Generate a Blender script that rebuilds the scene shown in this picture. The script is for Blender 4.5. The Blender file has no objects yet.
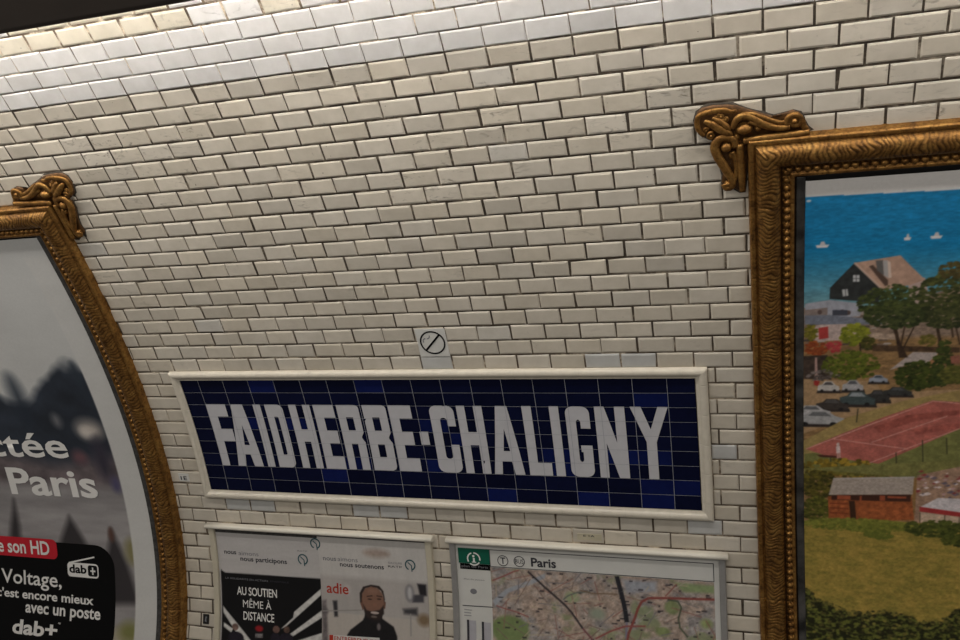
import bpy, bmesh, math, random
import numpy as np
from mathutils import Matrix, Vector
random.seed(7); RNG = np.random.default_rng(11)
SC = bpy.context.scene
COL = SC.collection

# ------------------------------------------------------------------ camera
CAM_DIST, CAM_Z = 4.34462, 0.18530
cam_data = bpy.data.cameras.new('camera'); cam_data.sensor_width = 36.0; cam_data.lens = 31.0146
cam_data.clip_start = 0.05
cam = bpy.data.objects.new('camera', cam_data); COL.objects.link(cam)
_R = Vector((0.95038143, 0.28655351, 0.12108768)); _U = Vector((0.02654916, -0.46253248, 0.88620474)); _F = Vector((-0.30995207, 0.83901775, 0.44719003))
cam.matrix_world = Matrix(((_R.x, _U.x, -_F.x, 0.0), (_R.y, _U.y, -_F.y, -CAM_DIST), (_R.z, _U.z, -_F.z, CAM_Z), (0, 0, 0, 1)))
SC.camera = cam

# ------------------------------------------------------------------ world, lights, exposure
world = bpy.data.worlds.new('station_air'); SC.world = world; world.use_nodes = True
bg = world.node_tree.nodes['Background']
WORLD_UP, WORLD_LOW = 0.18, 0.10        # the pale opposite wall and vault; the dark platform and track below
_g = world.node_tree.nodes.new('ShaderNodeTexCoord'); _x = world.node_tree.nodes.new('ShaderNodeSeparateXYZ'); _m = world.node_tree.nodes.new('ShaderNodeMapRange')
_m.interpolation_type = 'SMOOTHSTEP'; _m.inputs['From Min'].default_value = -0.75; _m.inputs['From Max'].default_value = -0.35
_m.inputs['To Min'].default_value = WORLD_LOW; _m.inputs['To Max'].default_value = WORLD_UP
world.node_tree.links.new(_g.outputs['Generated'], _x.inputs[0]); world.node_tree.links.new(_x.outputs['Z'], _m.inputs['Value']); world.node_tree.links.new(_m.outputs['Result'], bg.inputs['Strength'])
bg.inputs['Color'].default_value = (1.0, 0.95, 0.88, 1)

def area(name, loc, target, sx, sy, power, col):
    l = bpy.data.lights.new(name, 'AREA'); l.shape = 'RECTANGLE'; l.size = sx; l.size_y = sy
    l.energy = power; l.color = col
    o = bpy.data.objects.new(name, l); COL.objects.link(o); o.location = loc
    o.rotation_euler = (Vector(target) - Vector(loc)).to_track_quat('-Z', 'Y').to_euler()
    return o
# strip lighting of the vault above the platform, running along the tunnel; then two added fill lights
area('vault_strip_light', (-1.6, -3.4, 2.5), (-1.6, -0.75, 1.0), 9.0, 0.22, 27, (1.0, 0.95, 0.88))
area('vault_fill_light', (-2.2, -4.0, 2.6), (-2.0, -1.0, 0.8), 3.5, 0.22, 29, (1.0, 0.95, 0.88))  # added short fill, balanced for wall brightness; stands for no known fitting
area('frontal_fill_light', (-1.6, -4.6, 1.2), (-1.6, -1.2, 1.6), 9.0, 0.22, 42, (1.0, 0.95, 0.88))  # added frontal fill over the track to brighten the wall; no such fitting
SC.view_settings.view_transform = 'Standard'; SC.view_settings.look = 'None'
SC.view_settings.gamma = 1.0; SC.view_settings.use_curve_mapping = False
SC.view_settings.exposure = 0.0
TUBE_POWER = 33.0

# ------------------------------------------------------------------ wall geometry: an elliptical vault
EA, EB, ET0 = 7.10858241, 3.128058, 0.561108
_T = np.linspace(-0.75, 1.55, 8000)
_dS = np.sqrt((EA*np.sin(_T))**2 + (EB*np.cos(_T))**2)
_S = np.concatenate([[0], np.cumsum((_dS[1:]+_dS[:-1])/2*np.diff(_T))]); _S -= np.interp(ET0, _T, _S)
def wall(x, s, n):
    """point at x along the tunnel, s up the curved wall, n out from it (arrays)"""
    t = np.interp(s, _S, _T)
    y = EA-EA*np.cos(t); z = EB*np.sin(t)
    ty = EA*np.sin(t); tz = EB*np.cos(t); L = np.sqrt(ty*ty+tz*tz); ty = ty/L; tz = tz/L
    return np.stack([np.broadcast_to(x, y.shape), -(y+n*tz), z-n*ty], -1)

# ------------------------------------------------------------------ helpers
def lin(c):
    return tuple(((v/255.0)/12.92 if v/255.0 <= .04045 else ((v/255.0+.055)/1.055)**2.4) for v in c)
def link(name, mesh, mat=None, parent=None):
    o = bpy.data.objects.new(name, mesh); COL.objects.link(o)
    if mat: mesh.materials.append(mat)
    if parent: o.parent = parent
    return o
def tag(o, label=None, cat=None, group=None, kind=None):
    if label: o['label'] = label
    if cat: o['category'] = cat
    if group: o['group'] = group
    if kind: o['kind'] = kind
    return o
def base(name, x, s, label, cat, group=None):
    o = bpy.data.objects.new(name, None); COL.objects.link(o); o.empty_display_size = .1
    p = wall(np.array([x]), np.array([s]), np.array([0.0]))[0]; o.location = p
    return tag(o, label, cat, group)
def fix(o):           # children built in wall coordinates keep their place under a moved Empty
    if o.parent:
        q = o.parent; M = Matrix.Identity(4)
        while q: M = Matrix.Translation(q.location) @ M; q = q.parent
        o.location = -M.translation
    return o
def mesh_from(name, V, F, smooth=True):
    me = bpy.data.meshes.new(name)
    V = np.asarray(V, dtype=np.float32); F = np.asarray(F, dtype=np.int32); k = F.shape[1]
    me.vertices.add(len(V)); me.vertices.foreach_set('co', V.ravel())
    me.loops.add(F.size); me.loops.foreach_set('vertex_index', F.ravel())
    me.polygons.add(len(F)); me.polygons.foreach_set('loop_start', np.arange(0, F.size, k, dtype=np.int32))
    me.polygons.foreach_set('use_smooth', np.full(len(F), smooth))
    me.update(); me.validate()
    return me
def grid_faces(nr, nc, off=0):
    i, j = np.meshgrid(np.arange(nr-1), np.arange(nc-1), indexing='ij')
    a = (i*nc+j).ravel()+off
    return np.stack([a, a+1, a+nc+1, a+nc], -1)
def facecolor(me, cols, name='tint'):     # one colour per face
    k = me.loops.__len__()//len(me.polygons)
    at = me.attributes.new(name, 'FLOAT_COLOR', 'CORNER')
    c = np.ones((len(me.polygons), 4), np.float32); c[:, :3] = cols
    at.data.foreach_set('color', np.repeat(c, k, 0).ravel())
def vertcolor(me, cols, name='tint'):
    at = me.attributes.new(name, 'FLOAT_COLOR', 'POINT')
    c = np.ones((len(me.vertices), 4), np.float32); c[:, :3] = cols
    at.data.foreach_set('color', c.ravel())
def slab(name, x0, x1, s0, s1, n0, n1, mat, parent, r=.003, ds=.04):
    """a curved strip hugging the wall: rounded box of x0..x1, s0..s1 and thickness n0..n1"""
    r = min(r, (x1-x0)/3, (s1-s0)/3, (n1-n0)/1.5)
    xs = np.array([x0, x0, x0+r, x1-r, x1, x1]); ns = np.array([n0, n1-r, n1, n1, n1-r, n0])
    m = max(2, int((s1-s0)/ds)+1)
    ss = np.concatenate([[s0], [s0], np.linspace(s0+r, s1-r, m), [s1], [s1]])
    cap = np.concatenate([[n0], [n1-r], np.full(m, 9.0), [n1-r], [n0]])
    X = np.tile(xs, (len(ss), 1)); S = np.tile(ss[:, None], (1, 6)); N = np.minimum(np.tile(ns, (len(ss), 1)), cap[:, None])
    V = wall(X.ravel(), S.ravel(), N.ravel())
    return fix(link(name, mesh_from(name, V, grid_faces(len(ss), 6), False), mat, parent))
def sheet(name, x0, x1, s0, s1, n, mat, parent=None, ds=.03, dx=.5):
    xs = np.linspace(x0, x1, max(2, int((x1-x0)/dx)+2)); ss = np.linspace(s0, s1, max(2, int((s1-s0)/ds)+2))
    S, X = np.meshgrid(ss, xs, indexing='ij')
    V = wall(X.ravel(), S.ravel(), np.full(X.size, n))
    o = link(name, mesh_from(name, V, grid_faces(len(ss), len(xs))), mat, parent)
    return fix(o)
def bend(bm, n, ds):
    vs = [v.co.y for v in bm.verts]; lo, hi = min(vs), max(vs)
    if ds and hi-lo > ds:
        for k in range(1, int((hi-lo)/ds)+1):
            g = bm.verts[:]+bm.edges[:]+bm.faces[:]
            bmesh.ops.bisect_plane(bm, geom=g, dist=1e-6, plane_co=(0, lo+k*ds, 0), plane_no=(0, 1, 0))
    co = np.array([v.co[:] for v in bm.verts])
    P = wall(co[:, 0], co[:, 1], n+co[:, 2])
    for v, p in zip(bm.verts, P): v.co = p
def curve_mesh(cu):
    o = bpy.data.objects.new('tmp', cu); COL.objects.link(o)
    dg = bpy.context.evaluated_depsgraph_get(); dg.update()
    me = bpy.data.meshes.new_from_object(o.evaluated_get(dg), depsgraph=dg)
    bpy.data.objects.remove(o); bpy.data.curves.remove(cu)
    return me
def flat(name, loops, n, mat, parent, ds=.03, thick=.0004):
    """flat shape lying on the wall; inner loops become holes"""
    cu = bpy.data.curves.new(name, 'CURVE'); cu.dimensions = '2D'; cu.fill_mode = 'BOTH'; cu.extrude = thick/2
    for lp in loops:
        sp = cu.splines.new('POLY'); sp.points.add(len(lp)-1); sp.use_cyclic_u = True
        for p, q in zip(sp.points, lp): p.co = (q[0], q[1], 0, 1)
    me = curve_mesh(cu); me.name = name
    bm = bmesh.new(); bm.from_mesh(me); bend(bm, n+thick/2, ds); bm.to_mesh(me); bm.free()
    return fix(link(name, me, mat, parent))
def circ(c, rx, rs=None, k=28, a0=0, a1=2*math.pi):
    rs = rs or rx
    return [(c[0]+rx*math.cos(a0+(a1-a0)*i/k), c[1]+rs*math.sin(a0+(a1-a0)*i/k)) for i in range(k)]
def arcband(c, r, w, a0, a1, k=24):
    o = [(c[0]+(r+w/2)*math.cos(a0+(a1-a0)*i/k), c[1]+(r+w/2)*math.sin(a0+(a1-a0)*i/k)) for i in range(k+1)]
    i_ = [(c[0]+(r-w/2)*math.cos(a0+(a1-a0)*i/k), c[1]+(r-w/2)*math.sin(a0+(a1-a0)*i/k)) for i in range(k+1)]
    return o+i_[::-1]
def stroke(p, q, w):
    dx, dy = q[0]-p[0], q[1]-p[1]; L = math.hypot(dx, dy); a, b = -dy/L*w/2, dx/L*w/2
    return [(p[0]+a, p[1]+b), (p[0]-a, p[1]-b), (q[0]-a, q[1]-b), (q[0]+a, q[1]+b)]
def rrect(x0, s0, x1, s1, r, corners='abcd', k=8):
    """a = lower left, b = lower right, c = upper right, d = upper left are rounded"""
    out = []
    for key, cx, cs, sx, sy, st in (('a', x0, s0, 1, 1, math.pi), ('b', x1, s0, -1, 1, 1.5*math.pi), ('c', x1, s1, -1, -1, 0), ('d', x0, s1, 1, -1, .5*math.pi)):
        if key in corners:
            for i in range(k+1):
                a = st+i/k*math.pi/2; out.append((cx+sx*r+r*math.cos(a), cs+sy*r+r*math.sin(a)))
        else: out.append((cx, cs))
    return out
_CAP = []
def text(body, p0, x1, h, n, mat, parent, bold=.0, xh=False, shear=0, name='lettering', ds=None, spacing=1.0):
    """a line of print: starts at p0 on its baseline, ends at x1, capital (or x-height) h"""
    def raw(t, b):
        cu = bpy.data.curves.new('t', 'FONT'); cu.body = t; cu.size = 1; cu.offset = b; cu.fill_mode = 'FRONT'
        cu.resolution_u = 3; cu.space_character = spacing; cu.shear = shear
        return curve_mesh(cu)
    if not _CAP:
        for ch in 'Hx':
            m = raw(ch, 0); _CAP.append(max(v.co.y for v in m.vertices)); bpy.data.meshes.remove(m)
    me = raw(body, bold); me.name = name
    xs = [v.co.x for v in me.vertices]; a, b = min(xs), max(xs)
    kx = (x1-p0[0])/(b-a); ky = h/_CAP[1 if xh else 0]
    bm = bmesh.new(); bm.from_mesh(me)
    for v in bm.verts: v.co = ((v.co.x-a)*kx+p0[0], v.co.y*ky+p0[1], 0)
    # words of a large line are separate pieces of print
    iv = []; seen = set()
    for v in bm.verts:
        if v in seen: continue
        st = [v]; seen.add(v); isl = []
        while st:
            q = st.pop(); isl.append(q)
            for e in q.link_edges:
                o_ = e.other_vert(q)
                if o_ not in seen: seen.add(o_); st.append(o_)
        iv.append((min(q.co.x for q in isl), max(q.co.x for q in isl)))
    iv.sort(); cuts = []; hi = iv[0][1]
    for lo_, up_ in iv[1:]:
        if lo_-hi > .22*h and ' ' in body: cuts.append((hi+lo_)/2)
        hi = max(hi, up_)
    bounds = [-1e9]+(cuts if ds else [])+[1e9]; out = None
    for i in range(len(bounds)-1):
        b2 = bm.copy()
        bmesh.ops.delete(b2, geom=[v for v in b2.verts if not bounds[i] < v.co.x <= bounds[i+1]], context='VERTS')
        if len(b2.verts): 
            bend(b2, n, ds); m2 = bpy.data.meshes.new(name); b2.to_mesh(m2); out = fix(link(name, m2, mat, parent))
        b2.free()
    bm.free(); bpy.data.meshes.remove(me)
    return out

# ------------------------------------------------------------------ materials
def nodes(name):
    m = bpy.data.materials.new(name); m.use_nodes = True
    nt = m.node_tree; return m, nt, nt.nodes['Principled BSDF']
def N(nt, t, **kw):
    n = nt.nodes.new(t)
    for k, v in kw.items():
        if k in n.inputs.keys(): n.inputs[k].default_value = v
        else: setattr(n, k, v)
    return n
def noise(nt, scale, detail=4, rough=.55, vec=None, dist=0):
    n = N(nt, 'ShaderNodeTexNoise'); n.inputs['Scale'].default_value = scale; n.inputs['Detail'].default_value = detail
    n.inputs['Roughness'].default_value = rough; n.inputs['Distortion'].default_value = dist
    if vec is not None: nt.links.new(vec, n.inputs['Vector'])
    return n
def coords(nt, sc=(1, 1, 1)):
    g = N(nt, 'ShaderNodeNewGeometry'); mp = N(nt, 'ShaderNodeMapping'); mp.inputs['Scale'].default_value = sc
    nt.links.new(g.outputs['Position'], mp.inputs['Vector']); return mp.outputs['Vector']
def ramp(nt, fac, stops):
    r = N(nt, 'ShaderNodeValToRGB'); nt.links.new(fac, r.inputs['Fac'])
    e = r.color_ramp.elements
    while len(e) < len(stops): e.new(.5)
    for el, (p, c) in zip(e, stops): el.position = p; el.color = (*c, 1)
    return r.outputs['Color']
def mix(nt, a, b, fac, blend='MIX'):
    m = N(nt, 'ShaderNodeMix', data_type='RGBA', blend_type=blend)
    for sock, v in ((m.inputs[6], a), (m.inputs[7], b), (m.inputs[0], fac)):
        if hasattr(v, 'is_output'): nt.links.new(v, sock)
        else: sock.default_value = v if not isinstance(v, tuple) or len(v) == 4 else (*v, 1)
    return m.outputs[2]
def simple(name, c, rough=.5, metal=0, var=.12, scale=30, spec=.5):
    m, nt, p = nodes(name)
    nz = noise(nt, scale, 4, .6, coords(nt)); c = lin(c)
    col = ramp(nt, nz.outputs['Fac'], [(.3, tuple(v*(1-var) for v in c)), (.7, tuple(min(1, v*(1+var)) for v in c))])
    nt.links.new(col, p.inputs['Base Color']); p.inputs['Roughness'].default_value = rough; p.inputs['Metallic'].default_value = metal
    p.inputs['Specular IOR Level'].default_value = spec
    return m
def tint_mat(name, rough, var=.06, scale=60, spec=.5):
    m, nt, p = nodes(name)
    at = N(nt, 'ShaderNodeAttribute', attribute_name='tint')
    nz = noise(nt, scale, 3, .6, coords(nt))
    k = ramp(nt, nz.outputs['Fac'], [(.3, (1-var,)*3), (.7, (1+var,)*3)])
    nt.links.new(mix(nt, at.outputs['Color'], k, 1.0, 'MULTIPLY'), p.inputs['Base Color'])
    p.inputs['Roughness'].default_value = rough; p.inputs['Specular IOR Level'].default_value = spec
    return m

def tile_material():
    m, nt, p = nodes('glazed_wall_tile')
    at = N(nt, 'ShaderNodeAttribute', attribute_name='tint')
    v = coords(nt)
    # cloudy crazing of the old glaze
    a = noise(nt, 14, 5, .6, v); col = mix(nt, at.outputs['Color'], ramp(nt, a.outputs['Fac'], [(.3, (.91, .90, .88)), (.7, (1.04, 1.035, 1.03))]), 1.0, 'MULTIPLY')
    # soot smears: small dark strokes in some places only (the alpha of the tint says how worn a tile is)
    v2 = coords(nt, (16, 38, 46)); b = noise(nt, 1.0, 6, .62, v2, 1.2)
    c = noise(nt, 3.1, 2, .5, v)
    sm = ramp(nt, b.outputs['Fac'], [(.55, (0, 0, 0)), (.68, (1, 1, 1))])
    mk = ramp(nt, c.outputs['Fac'], [(.50, (0, 0, 0)), (.64, (1, 1, 1))])
    d = mix(nt, sm, mk, 1.0, 'MULTIPLY')
    w = N(nt, 'ShaderNodeMath', operation='MULTIPLY'); nt.links.new(d, w.inputs[0]); nt.links.new(at.outputs['Alpha'], w.inputs[1])
    col = mix(nt, col, (.17, .15, .125), w.outputs[0])
    # tiny chips
    e = noise(nt, 55, 1, .4, v); ch = ramp(nt, e.outputs['Fac'], [(.785, (0, 0, 0)), (.80, (.7, .7, .7))])
    w2 = N(nt, 'ShaderNodeMath', operation='MULTIPLY'); nt.links.new(ch, w2.inputs[0]); nt.links.new(at.outputs['Alpha'], w2.inputs[1])
    col = mix(nt, col, (.10, .08, .065), w2.outputs[0])
    nt.links.new(col, p.inputs['Base Color'])
    p.inputs['Roughness'].default_value = .26; p.inputs['Specular IOR Level'].default_value = .45
    bn = noise(nt, 38, 2, .5, v); bp = N(nt, 'ShaderNodeBump'); bp.inputs['Strength'].default_value = .12; bp.inputs['Distance'].default_value = .004
    nt.links.new(bn.outputs['Fac'], bp.inputs['Height']); nt.links.new(bp.outputs['Normal'], p.inputs['Normal'])
    return m
def gold_material():
    m, nt, p = nodes('aged_gilding')
    v = coords(nt)
    a = noise(nt, 22, 6, .65, v); b = noise(nt, 90, 4, .6, v)
    col = ramp(nt, a.outputs['Fac'], [(.25, lin((84, 56, 28))), (.48, lin((146, 104, 52))), (.75, lin((182, 140, 76)))])
    dark = ramp(nt, b.outputs['Fac'], [(.30, (.30, .26, .22)), (.52, (1, 1, 1))])
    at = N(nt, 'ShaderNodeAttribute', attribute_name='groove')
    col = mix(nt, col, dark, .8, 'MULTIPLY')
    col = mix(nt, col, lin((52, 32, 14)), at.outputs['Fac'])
    nt.links.new(col, p.inputs['Base Color']); p.inputs['Metallic'].default_value = .75
    r = ramp(nt, b.outputs['Fac'], [(.3, (.55,)*3), (.7, (.36,)*3)]); nt.links.new(r, p.inputs['Roughness'])
    bp = N(nt, 'ShaderNodeBump'); bp.inputs['Strength'].default_value = .25; bp.inputs['Distance'].default_value = .004
    nt.links.new(b.outputs['Fac'], bp.inputs['Height']); nt.links.new(bp.outputs['Normal'], p.inputs['Normal'])
    return m
def grout_material():
    m, nt, p = nodes('sooty_grout')
    v = coords(nt); a = noise(nt, 9.0, 5, .65, v); b = noise(nt, 60, 3, .6, v)
    col = ramp(nt, a.outputs['Fac'], [(.34, lin((54, 45, 36))), (.52, lin((84, 73, 60))), (.66, lin((166, 154, 136)))])
    col = mix(nt, col, ramp(nt, b.outputs['Fac'], [(.3, (.7,)*3), (.7, (1.15,)*3)]), 1.0, 'MULTIPLY')
    nt.links.new(mix(nt, col, N(nt, 'ShaderNodeAttribute', attribute_name='tint').outputs['Color'], 1.0, 'MULTIPLY'), p.inputs['Base Color'])
    p.inputs['Roughness'].default_value = .9
    return m
M_TILE = tile_material(); M_GOLD = gold_material(); M_GROUT = grout_material()
M_RECESS = simple('dark_gilding', (92, 62, 30), .55, .35, .5, 60)  # darker gilding for the plates behind the scrolls
M_MOLD = simple('cream_glazed_molding', (214, 206, 190), .25, 0, .06, 25)
M_BLUE = tint_mat('blue_glazed_tile', .22, .10, 30, .12)
M_LETTER = simple('white_glazed_letter', (196, 195, 199), .25, 0, .04, 20, .25)
M_JOINT = simple('pale_sign_grout', (150, 152, 162), .7, 0, .15, 60)
M_PRINT = tint_mat('printed_paper', .55, .03, 80, .25)
M_GLOSSPRINT = tint_mat('glossy_printed_paper', .4, .03, 80, .3)
M_WHITEINK = simple('white_print', (232, 230, 226), .6, 0, .02, 20, .2)
M_BLACKINK = simple('black_print', (9, 9, 10), .5, 0, .1, 20, .12)
M_DARKINK = simple('dark_grey_print', (58, 58, 64), .5, 0, .1, 40, .3)
M_REDINK = simple('red_print', (196, 30, 46), .5, 0, .04, 20, .3)
M_BRICKINK = simple('brick_red_print', (176, 52, 34), .5, 0, .06, 20, .3)
M_GREENINK = simple('green_print', (14, 92, 72), .5, 0, .05, 20, .3)
M_TEALINK = simple('teal_print', (44, 84, 92), .5, 0, .05, 20, .3)
M_GREYINK = simple('grey_print', (128, 128, 132), .6, 0, .06, 40, .2)
M_WHITEPAPER = simple('white_card', (208, 207, 202), .5, 0, .03, 12, .3)
M_CREAMRAIL = simple('cream_painted_rail', (196, 188, 168), .35, 0, .05, 20)
M_WHITERAIL = simple('white_enamel_rail', (232, 226, 212), .25, 0, .03, 20)
M_ALU = simple('brushed_aluminium_rail', (168, 166, 164), .42, .5, .06, 30)
M_DARKTRIM = simple('tarnished_metal_edge', (74, 72, 70), .5, .4, .5, 45)
M_SILVERTRIM = simple('scuffed_metal_edge', (66, 64, 62), .5, .3, .8, 11)
M_HOUSING = simple('dark_brown_lacquer', (58, 50, 44), .5, 0, .1, 8)
M_HOUSINGLIP = simple('brown_metal_edge', (72, 60, 50), .5, 0, .1, 8)
M_MORTAR = simple('blackened_mortar', (66, 60, 52), .95, 0, .4, 70)
M_PLATE = simple('black_plate', (20, 19, 18), .4, 0, .1, 20)

# ------------------------------------------------------------------ the tiled wall (structure)
PX, HP = 0.153, 0.0753232
WX0, WX1 = -5.7, 2.6
PHASE = {0: .53, 1: .04, 2: .5, 3: .02, 4: .49, 5: .0, 6: .47, 7: .98, 8: .46, 9: .97, 10: .46, 11: .93, 12: .43, 13: .91,
         14: .42, 15: .90, 16: .42, 17: .91, 18: .43, 19: .42, 20: .91, 21: .47, 22: .28, 23: .85}
SIGN = (-2.862, -0.174, -0.754, 0.004)
CREAM = np.array(lin((204, 196, 182))); WHITE = np.array(lin((226, 224, 222))); OLDTOP = np.array(lin((222, 214, 196))); BLUISH = np.array(lin((194, 194, 192)))
def tile_rows():
    for j in range(-29, 36):
        if j < 0: ph = .58 if j % 2 == 0 else .08
        elif j in PHASE: ph = PHASE[j]
        else: ph = .35 if j % 2 == 0 else .85
        yield j, ph
def build_wall():
    V, F, C, K = [], [], [], 0
    for j, ph in tile_rows():
        s0, s1 = j*HP, (j+1)*HP
        k0 = int((WX0-ph*PX)/PX)-1; edges = [(k+ph)*PX for k in range(k0, k0+int((WX1-WX0)/PX)+3)]
        pieces = []
        if -11 < j+.5 < .05 or j == 0:      # cut courses left and right of the name panel
            pass
        for a, b in zip(edges[:-1], edges[1:]):
            if -10 <= j < 0:
                if a < SIGN[1] and b > SIGN[0]:
                    if a < SIGN[0]-.02: pieces.append((a, SIGN[0]))
                    if b > SIGN[1]+.02: pieces.append((SIGN[1], b))
                    continue
            pieces.append((a, b))
        if -10 <= j < 0:                     # left stub courses carry their own joints
            out = []
            for a, b in pieces:
                if b < SIGN[0]+.001 and b > SIGN[0]-.3:
                    continue
                out.append((a, b))
            c = -2.968+.004*random.uniform(-1, 1) if j % 2 == 0 else (-2.927 if j == -1 else None)
            out += [(-3.121, SIGN[0])] if c is None else [(-3.121, c), (c, SIGN[0])]
            pieces = out
        for a, b in pieces:
            if b-a < .012: continue
            upper = s0 > .75
            ga = (.0014 if 19 <= j <= 21 else .0034 if upper else .0030)*random.uniform(.8, 1.25)
            gs = (.0013 if 19 <= j <= 21 else .0032 if upper else .0029)*random.uniform(.85, 1.25)
            if j in (22, 23): ga = .005
            if -11 <= j <= -1 and (b > SIGN[1] or a < SIGN[0]): ga *= .8
            sh = random.gauss(0, .0009 if j < 19 else .0004); sv_ = random.gauss(0, .0005 if j < 19 else .0002)
            x0, x1, t0, t1 = a+ga+sh, b-ga+sh, s0+gs+sv_, s1-gs+sv_
            # colour
            worn = random.uniform(.3, 1.0) if upper else random.uniform(0, .45)
            if 19 <= j <= 21: c = WHITE*random.uniform(.96, 1.03); worn = .05
            elif j >= 22: c = (OLDTOP if random.random() < .7 else WHITE)*random.uniform(.92, 1.04); worn = .5
            else:
                c = CREAM*random.uniform(.90, 1.07)*(1+np.array([.008, 0, -.016])*random.uniform(-1.3, 1.3))
                xm = (a+b)/2
                if j == 0 and (-.73 < xm < -.40 and xm < -.45 or -1.47 < xm < -1.30): c = BLUISH*random.uniform(.97, 1.03); worn = 0
                elif j == -6 and -.175 < xm < -.06: c = BLUISH; worn = 0
                elif j in (-10, -11) and (-2.80 < xm < -2.40 or -2.0 < xm < -1.72 or -.32 < xm < -.14): c = BLUISH*random.uniform(.92, 1.02); worn = 0
                elif random.random() < .012: c = c*.6+BLUISH*.4
            n = random.uniform(-.0006, .0006); tx, ts = random.gauss(0, .0007), random.gauss(0, .0006)
            bv = .0075 if j < 19 or j > 21 else .006
            rings = [(0, -.006), (0.0004, -.0031), (.0016, -.0016), (bv, .0006)]
            for q, (e, h) in enumerate(rings):
                jit = .0009 if q < 3 else .0012
                for (px, ps) in ((x0+e, t0+e), (x1-e, t0+e), (x1-e, t1-e), (x0+e, t1-e)):
                    ux = (px-(x0+x1)/2)/(x1-x0)*2; us = (ps-(t0+t1)/2)/(t1-t0)*2
                    V.append((px+random.uniform(-jit, jit), ps+random.uniform(-jit, jit), h+n+(tx*ux+ts*us if q else 0)))
            for q in range(3):
                for z in range(4):
                    F.append((K+q*4+z, K+q*4+(z+1) % 4, K+q*4+4+(z+1) % 4, K+q*4+4+z)); C.append((*c, worn))
            F.append((K+12, K+13, K+14, K+15)); C.append((*c, worn)); K += 16
    V = np.array(V); P = wall(V[:, 0], V[:, 1], V[:, 2])
    me = mesh_from('wall_tiles', P, F, False)
    at = me.attributes.new('tint', 'FLOAT_COLOR', 'CORNER'); at.data.foreach_set('color', np.repeat(np.array(C, np.float32), 4, 0).ravel())
    w = link('wall_back', me, M_TILE); w['kind'] = 'structure'
    ss = np.arange(-30*HP, 36.5*HP, HP/2); xs = np.linspace(WX0, WX1, 60)
    S, X = np.meshgrid(ss, xs, indexing='ij')
    nn = -.0034+.0006*np.sin(X*31)*np.sin(S*47)
    g = mesh_from('wall_grout', wall(X.ravel(), S.ravel(), nn.ravel()), grid_faces(len(ss), len(xs)))
    sv = S.ravel(); xv = X.ravel()
    kk = np.where(sv > 19.05*HP, 2.6, 1.0)*np.where((sv < .085) & (sv > -1.0), 1.55, 1.0)*np.where((sv > .5) & (sv < 18.9*HP), .85, 1.0)
    vertcolor(g, np.repeat(kk[:, None], 3, 1))
    o = link('grout', g, M_GROUT, w)
build_wall()

# ------------------------------------------------------------------ rails: a profile run round a rectangle, mitred at the corners
def rail(name, rect, side, W, h, mat, parent, du, dl, fine=None, groove=None):
    x0, x1, s0, s1 = rect
    u = np.linspace(0, W, int(W/du)+1)
    L = (s1-s0) if side in 'lr' else (x1-x0)
    l = np.linspace(0, 1, max(2, int(L/dl)+1))
    U, T = np.meshgrid(u, l, indexing='ij'); U = U.T; T = T.T
    if side in 'lr':
        S = (s0+U)+T*((s1-U)-(s0+U)); X = x0+U if side == 'l' else x1-U; A = s1-S
    else:
        X = (x0+U)+T*((x1-U)-(x0+U)); S = s1-U if side == 't' else s0+U; A = X-x0
    H = h(U, A)
    V = wall(X.ravel(), S.ravel(), H.ravel()); F = grid_faces(len(l), len(u))
    if side in 'rb': F = F[:, ::-1]
    me = mesh_from(name, V, F)
    if groove is not None:
        at = me.attributes.new('groove', 'FLOAT', 'POINT'); at.data.foreach_set('value', groove(U, A).ravel().astype(np.float32))
    o = link(name, me, mat, parent)
    return fix(o)

FW = .166       # width of the gilded moulding
def gold_profile(U, A):
    h = np.where(U < .002, -.006, .0)
    h = np.where((U >= .002) & (U < .0275), .026+.010*np.clip((U-.002)/.006, 0, 1)-.012*np.clip((U-.022)/.0055, 0, 1), h)
    t = np.clip((U-.0275)/.0835, 0, 1); tor = .024+.036*np.sqrt(np.clip(1-(2*t-1)**2, 0, 1))
    ph = A/.0165+.30*np.sin(A*41)+.20*np.sin(A*97+1.3)+1.0*np.abs(t-.45)+.45*np.sin(t*8+A*19)
    leaf = .0042*(np.abs(np.sin(np.pi*ph))**.7-.6)*np.sin(np.pi*np.clip(t*1.05, 0, 1))**.5
    h = np.where((U >= .0275) & (U < .111), tor+leaf, h)
    h = np.where((U >= .111) & (U < .116), .022, h)
    b = np.clip((U-.116)/.026, 0, 1)
    q = (A/.0305) % 1.0
    bead = .020+.016*np.sqrt(np.clip(1-((2*b-1)/.95)**2-((2*q-1)/.86)**2, 0, 1))
    h = np.where((U >= .116) & (U < .142), bead, h)
    h = np.where((U >= .142) & (U < .158), .026+.004*np.sin(np.pi*np.clip((U-.142)/.016, 0, 1)), h)
    h = np.where(U >= .158, .026-.020*np.clip((U-.158)/.006, 0, 1), h)
    # joints between the fired pieces
    qj = (A+.045) % .305; h = h-np.where((qj < .004) & (U > .002), .0035, 0)
    return h
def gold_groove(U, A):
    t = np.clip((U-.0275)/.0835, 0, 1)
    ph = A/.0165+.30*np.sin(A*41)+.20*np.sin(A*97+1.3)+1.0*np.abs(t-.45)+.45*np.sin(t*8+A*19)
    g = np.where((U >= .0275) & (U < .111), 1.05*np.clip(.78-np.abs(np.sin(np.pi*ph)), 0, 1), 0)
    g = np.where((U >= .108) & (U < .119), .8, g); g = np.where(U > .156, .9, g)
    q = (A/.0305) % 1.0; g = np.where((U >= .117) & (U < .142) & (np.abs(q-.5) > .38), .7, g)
    return g

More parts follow.
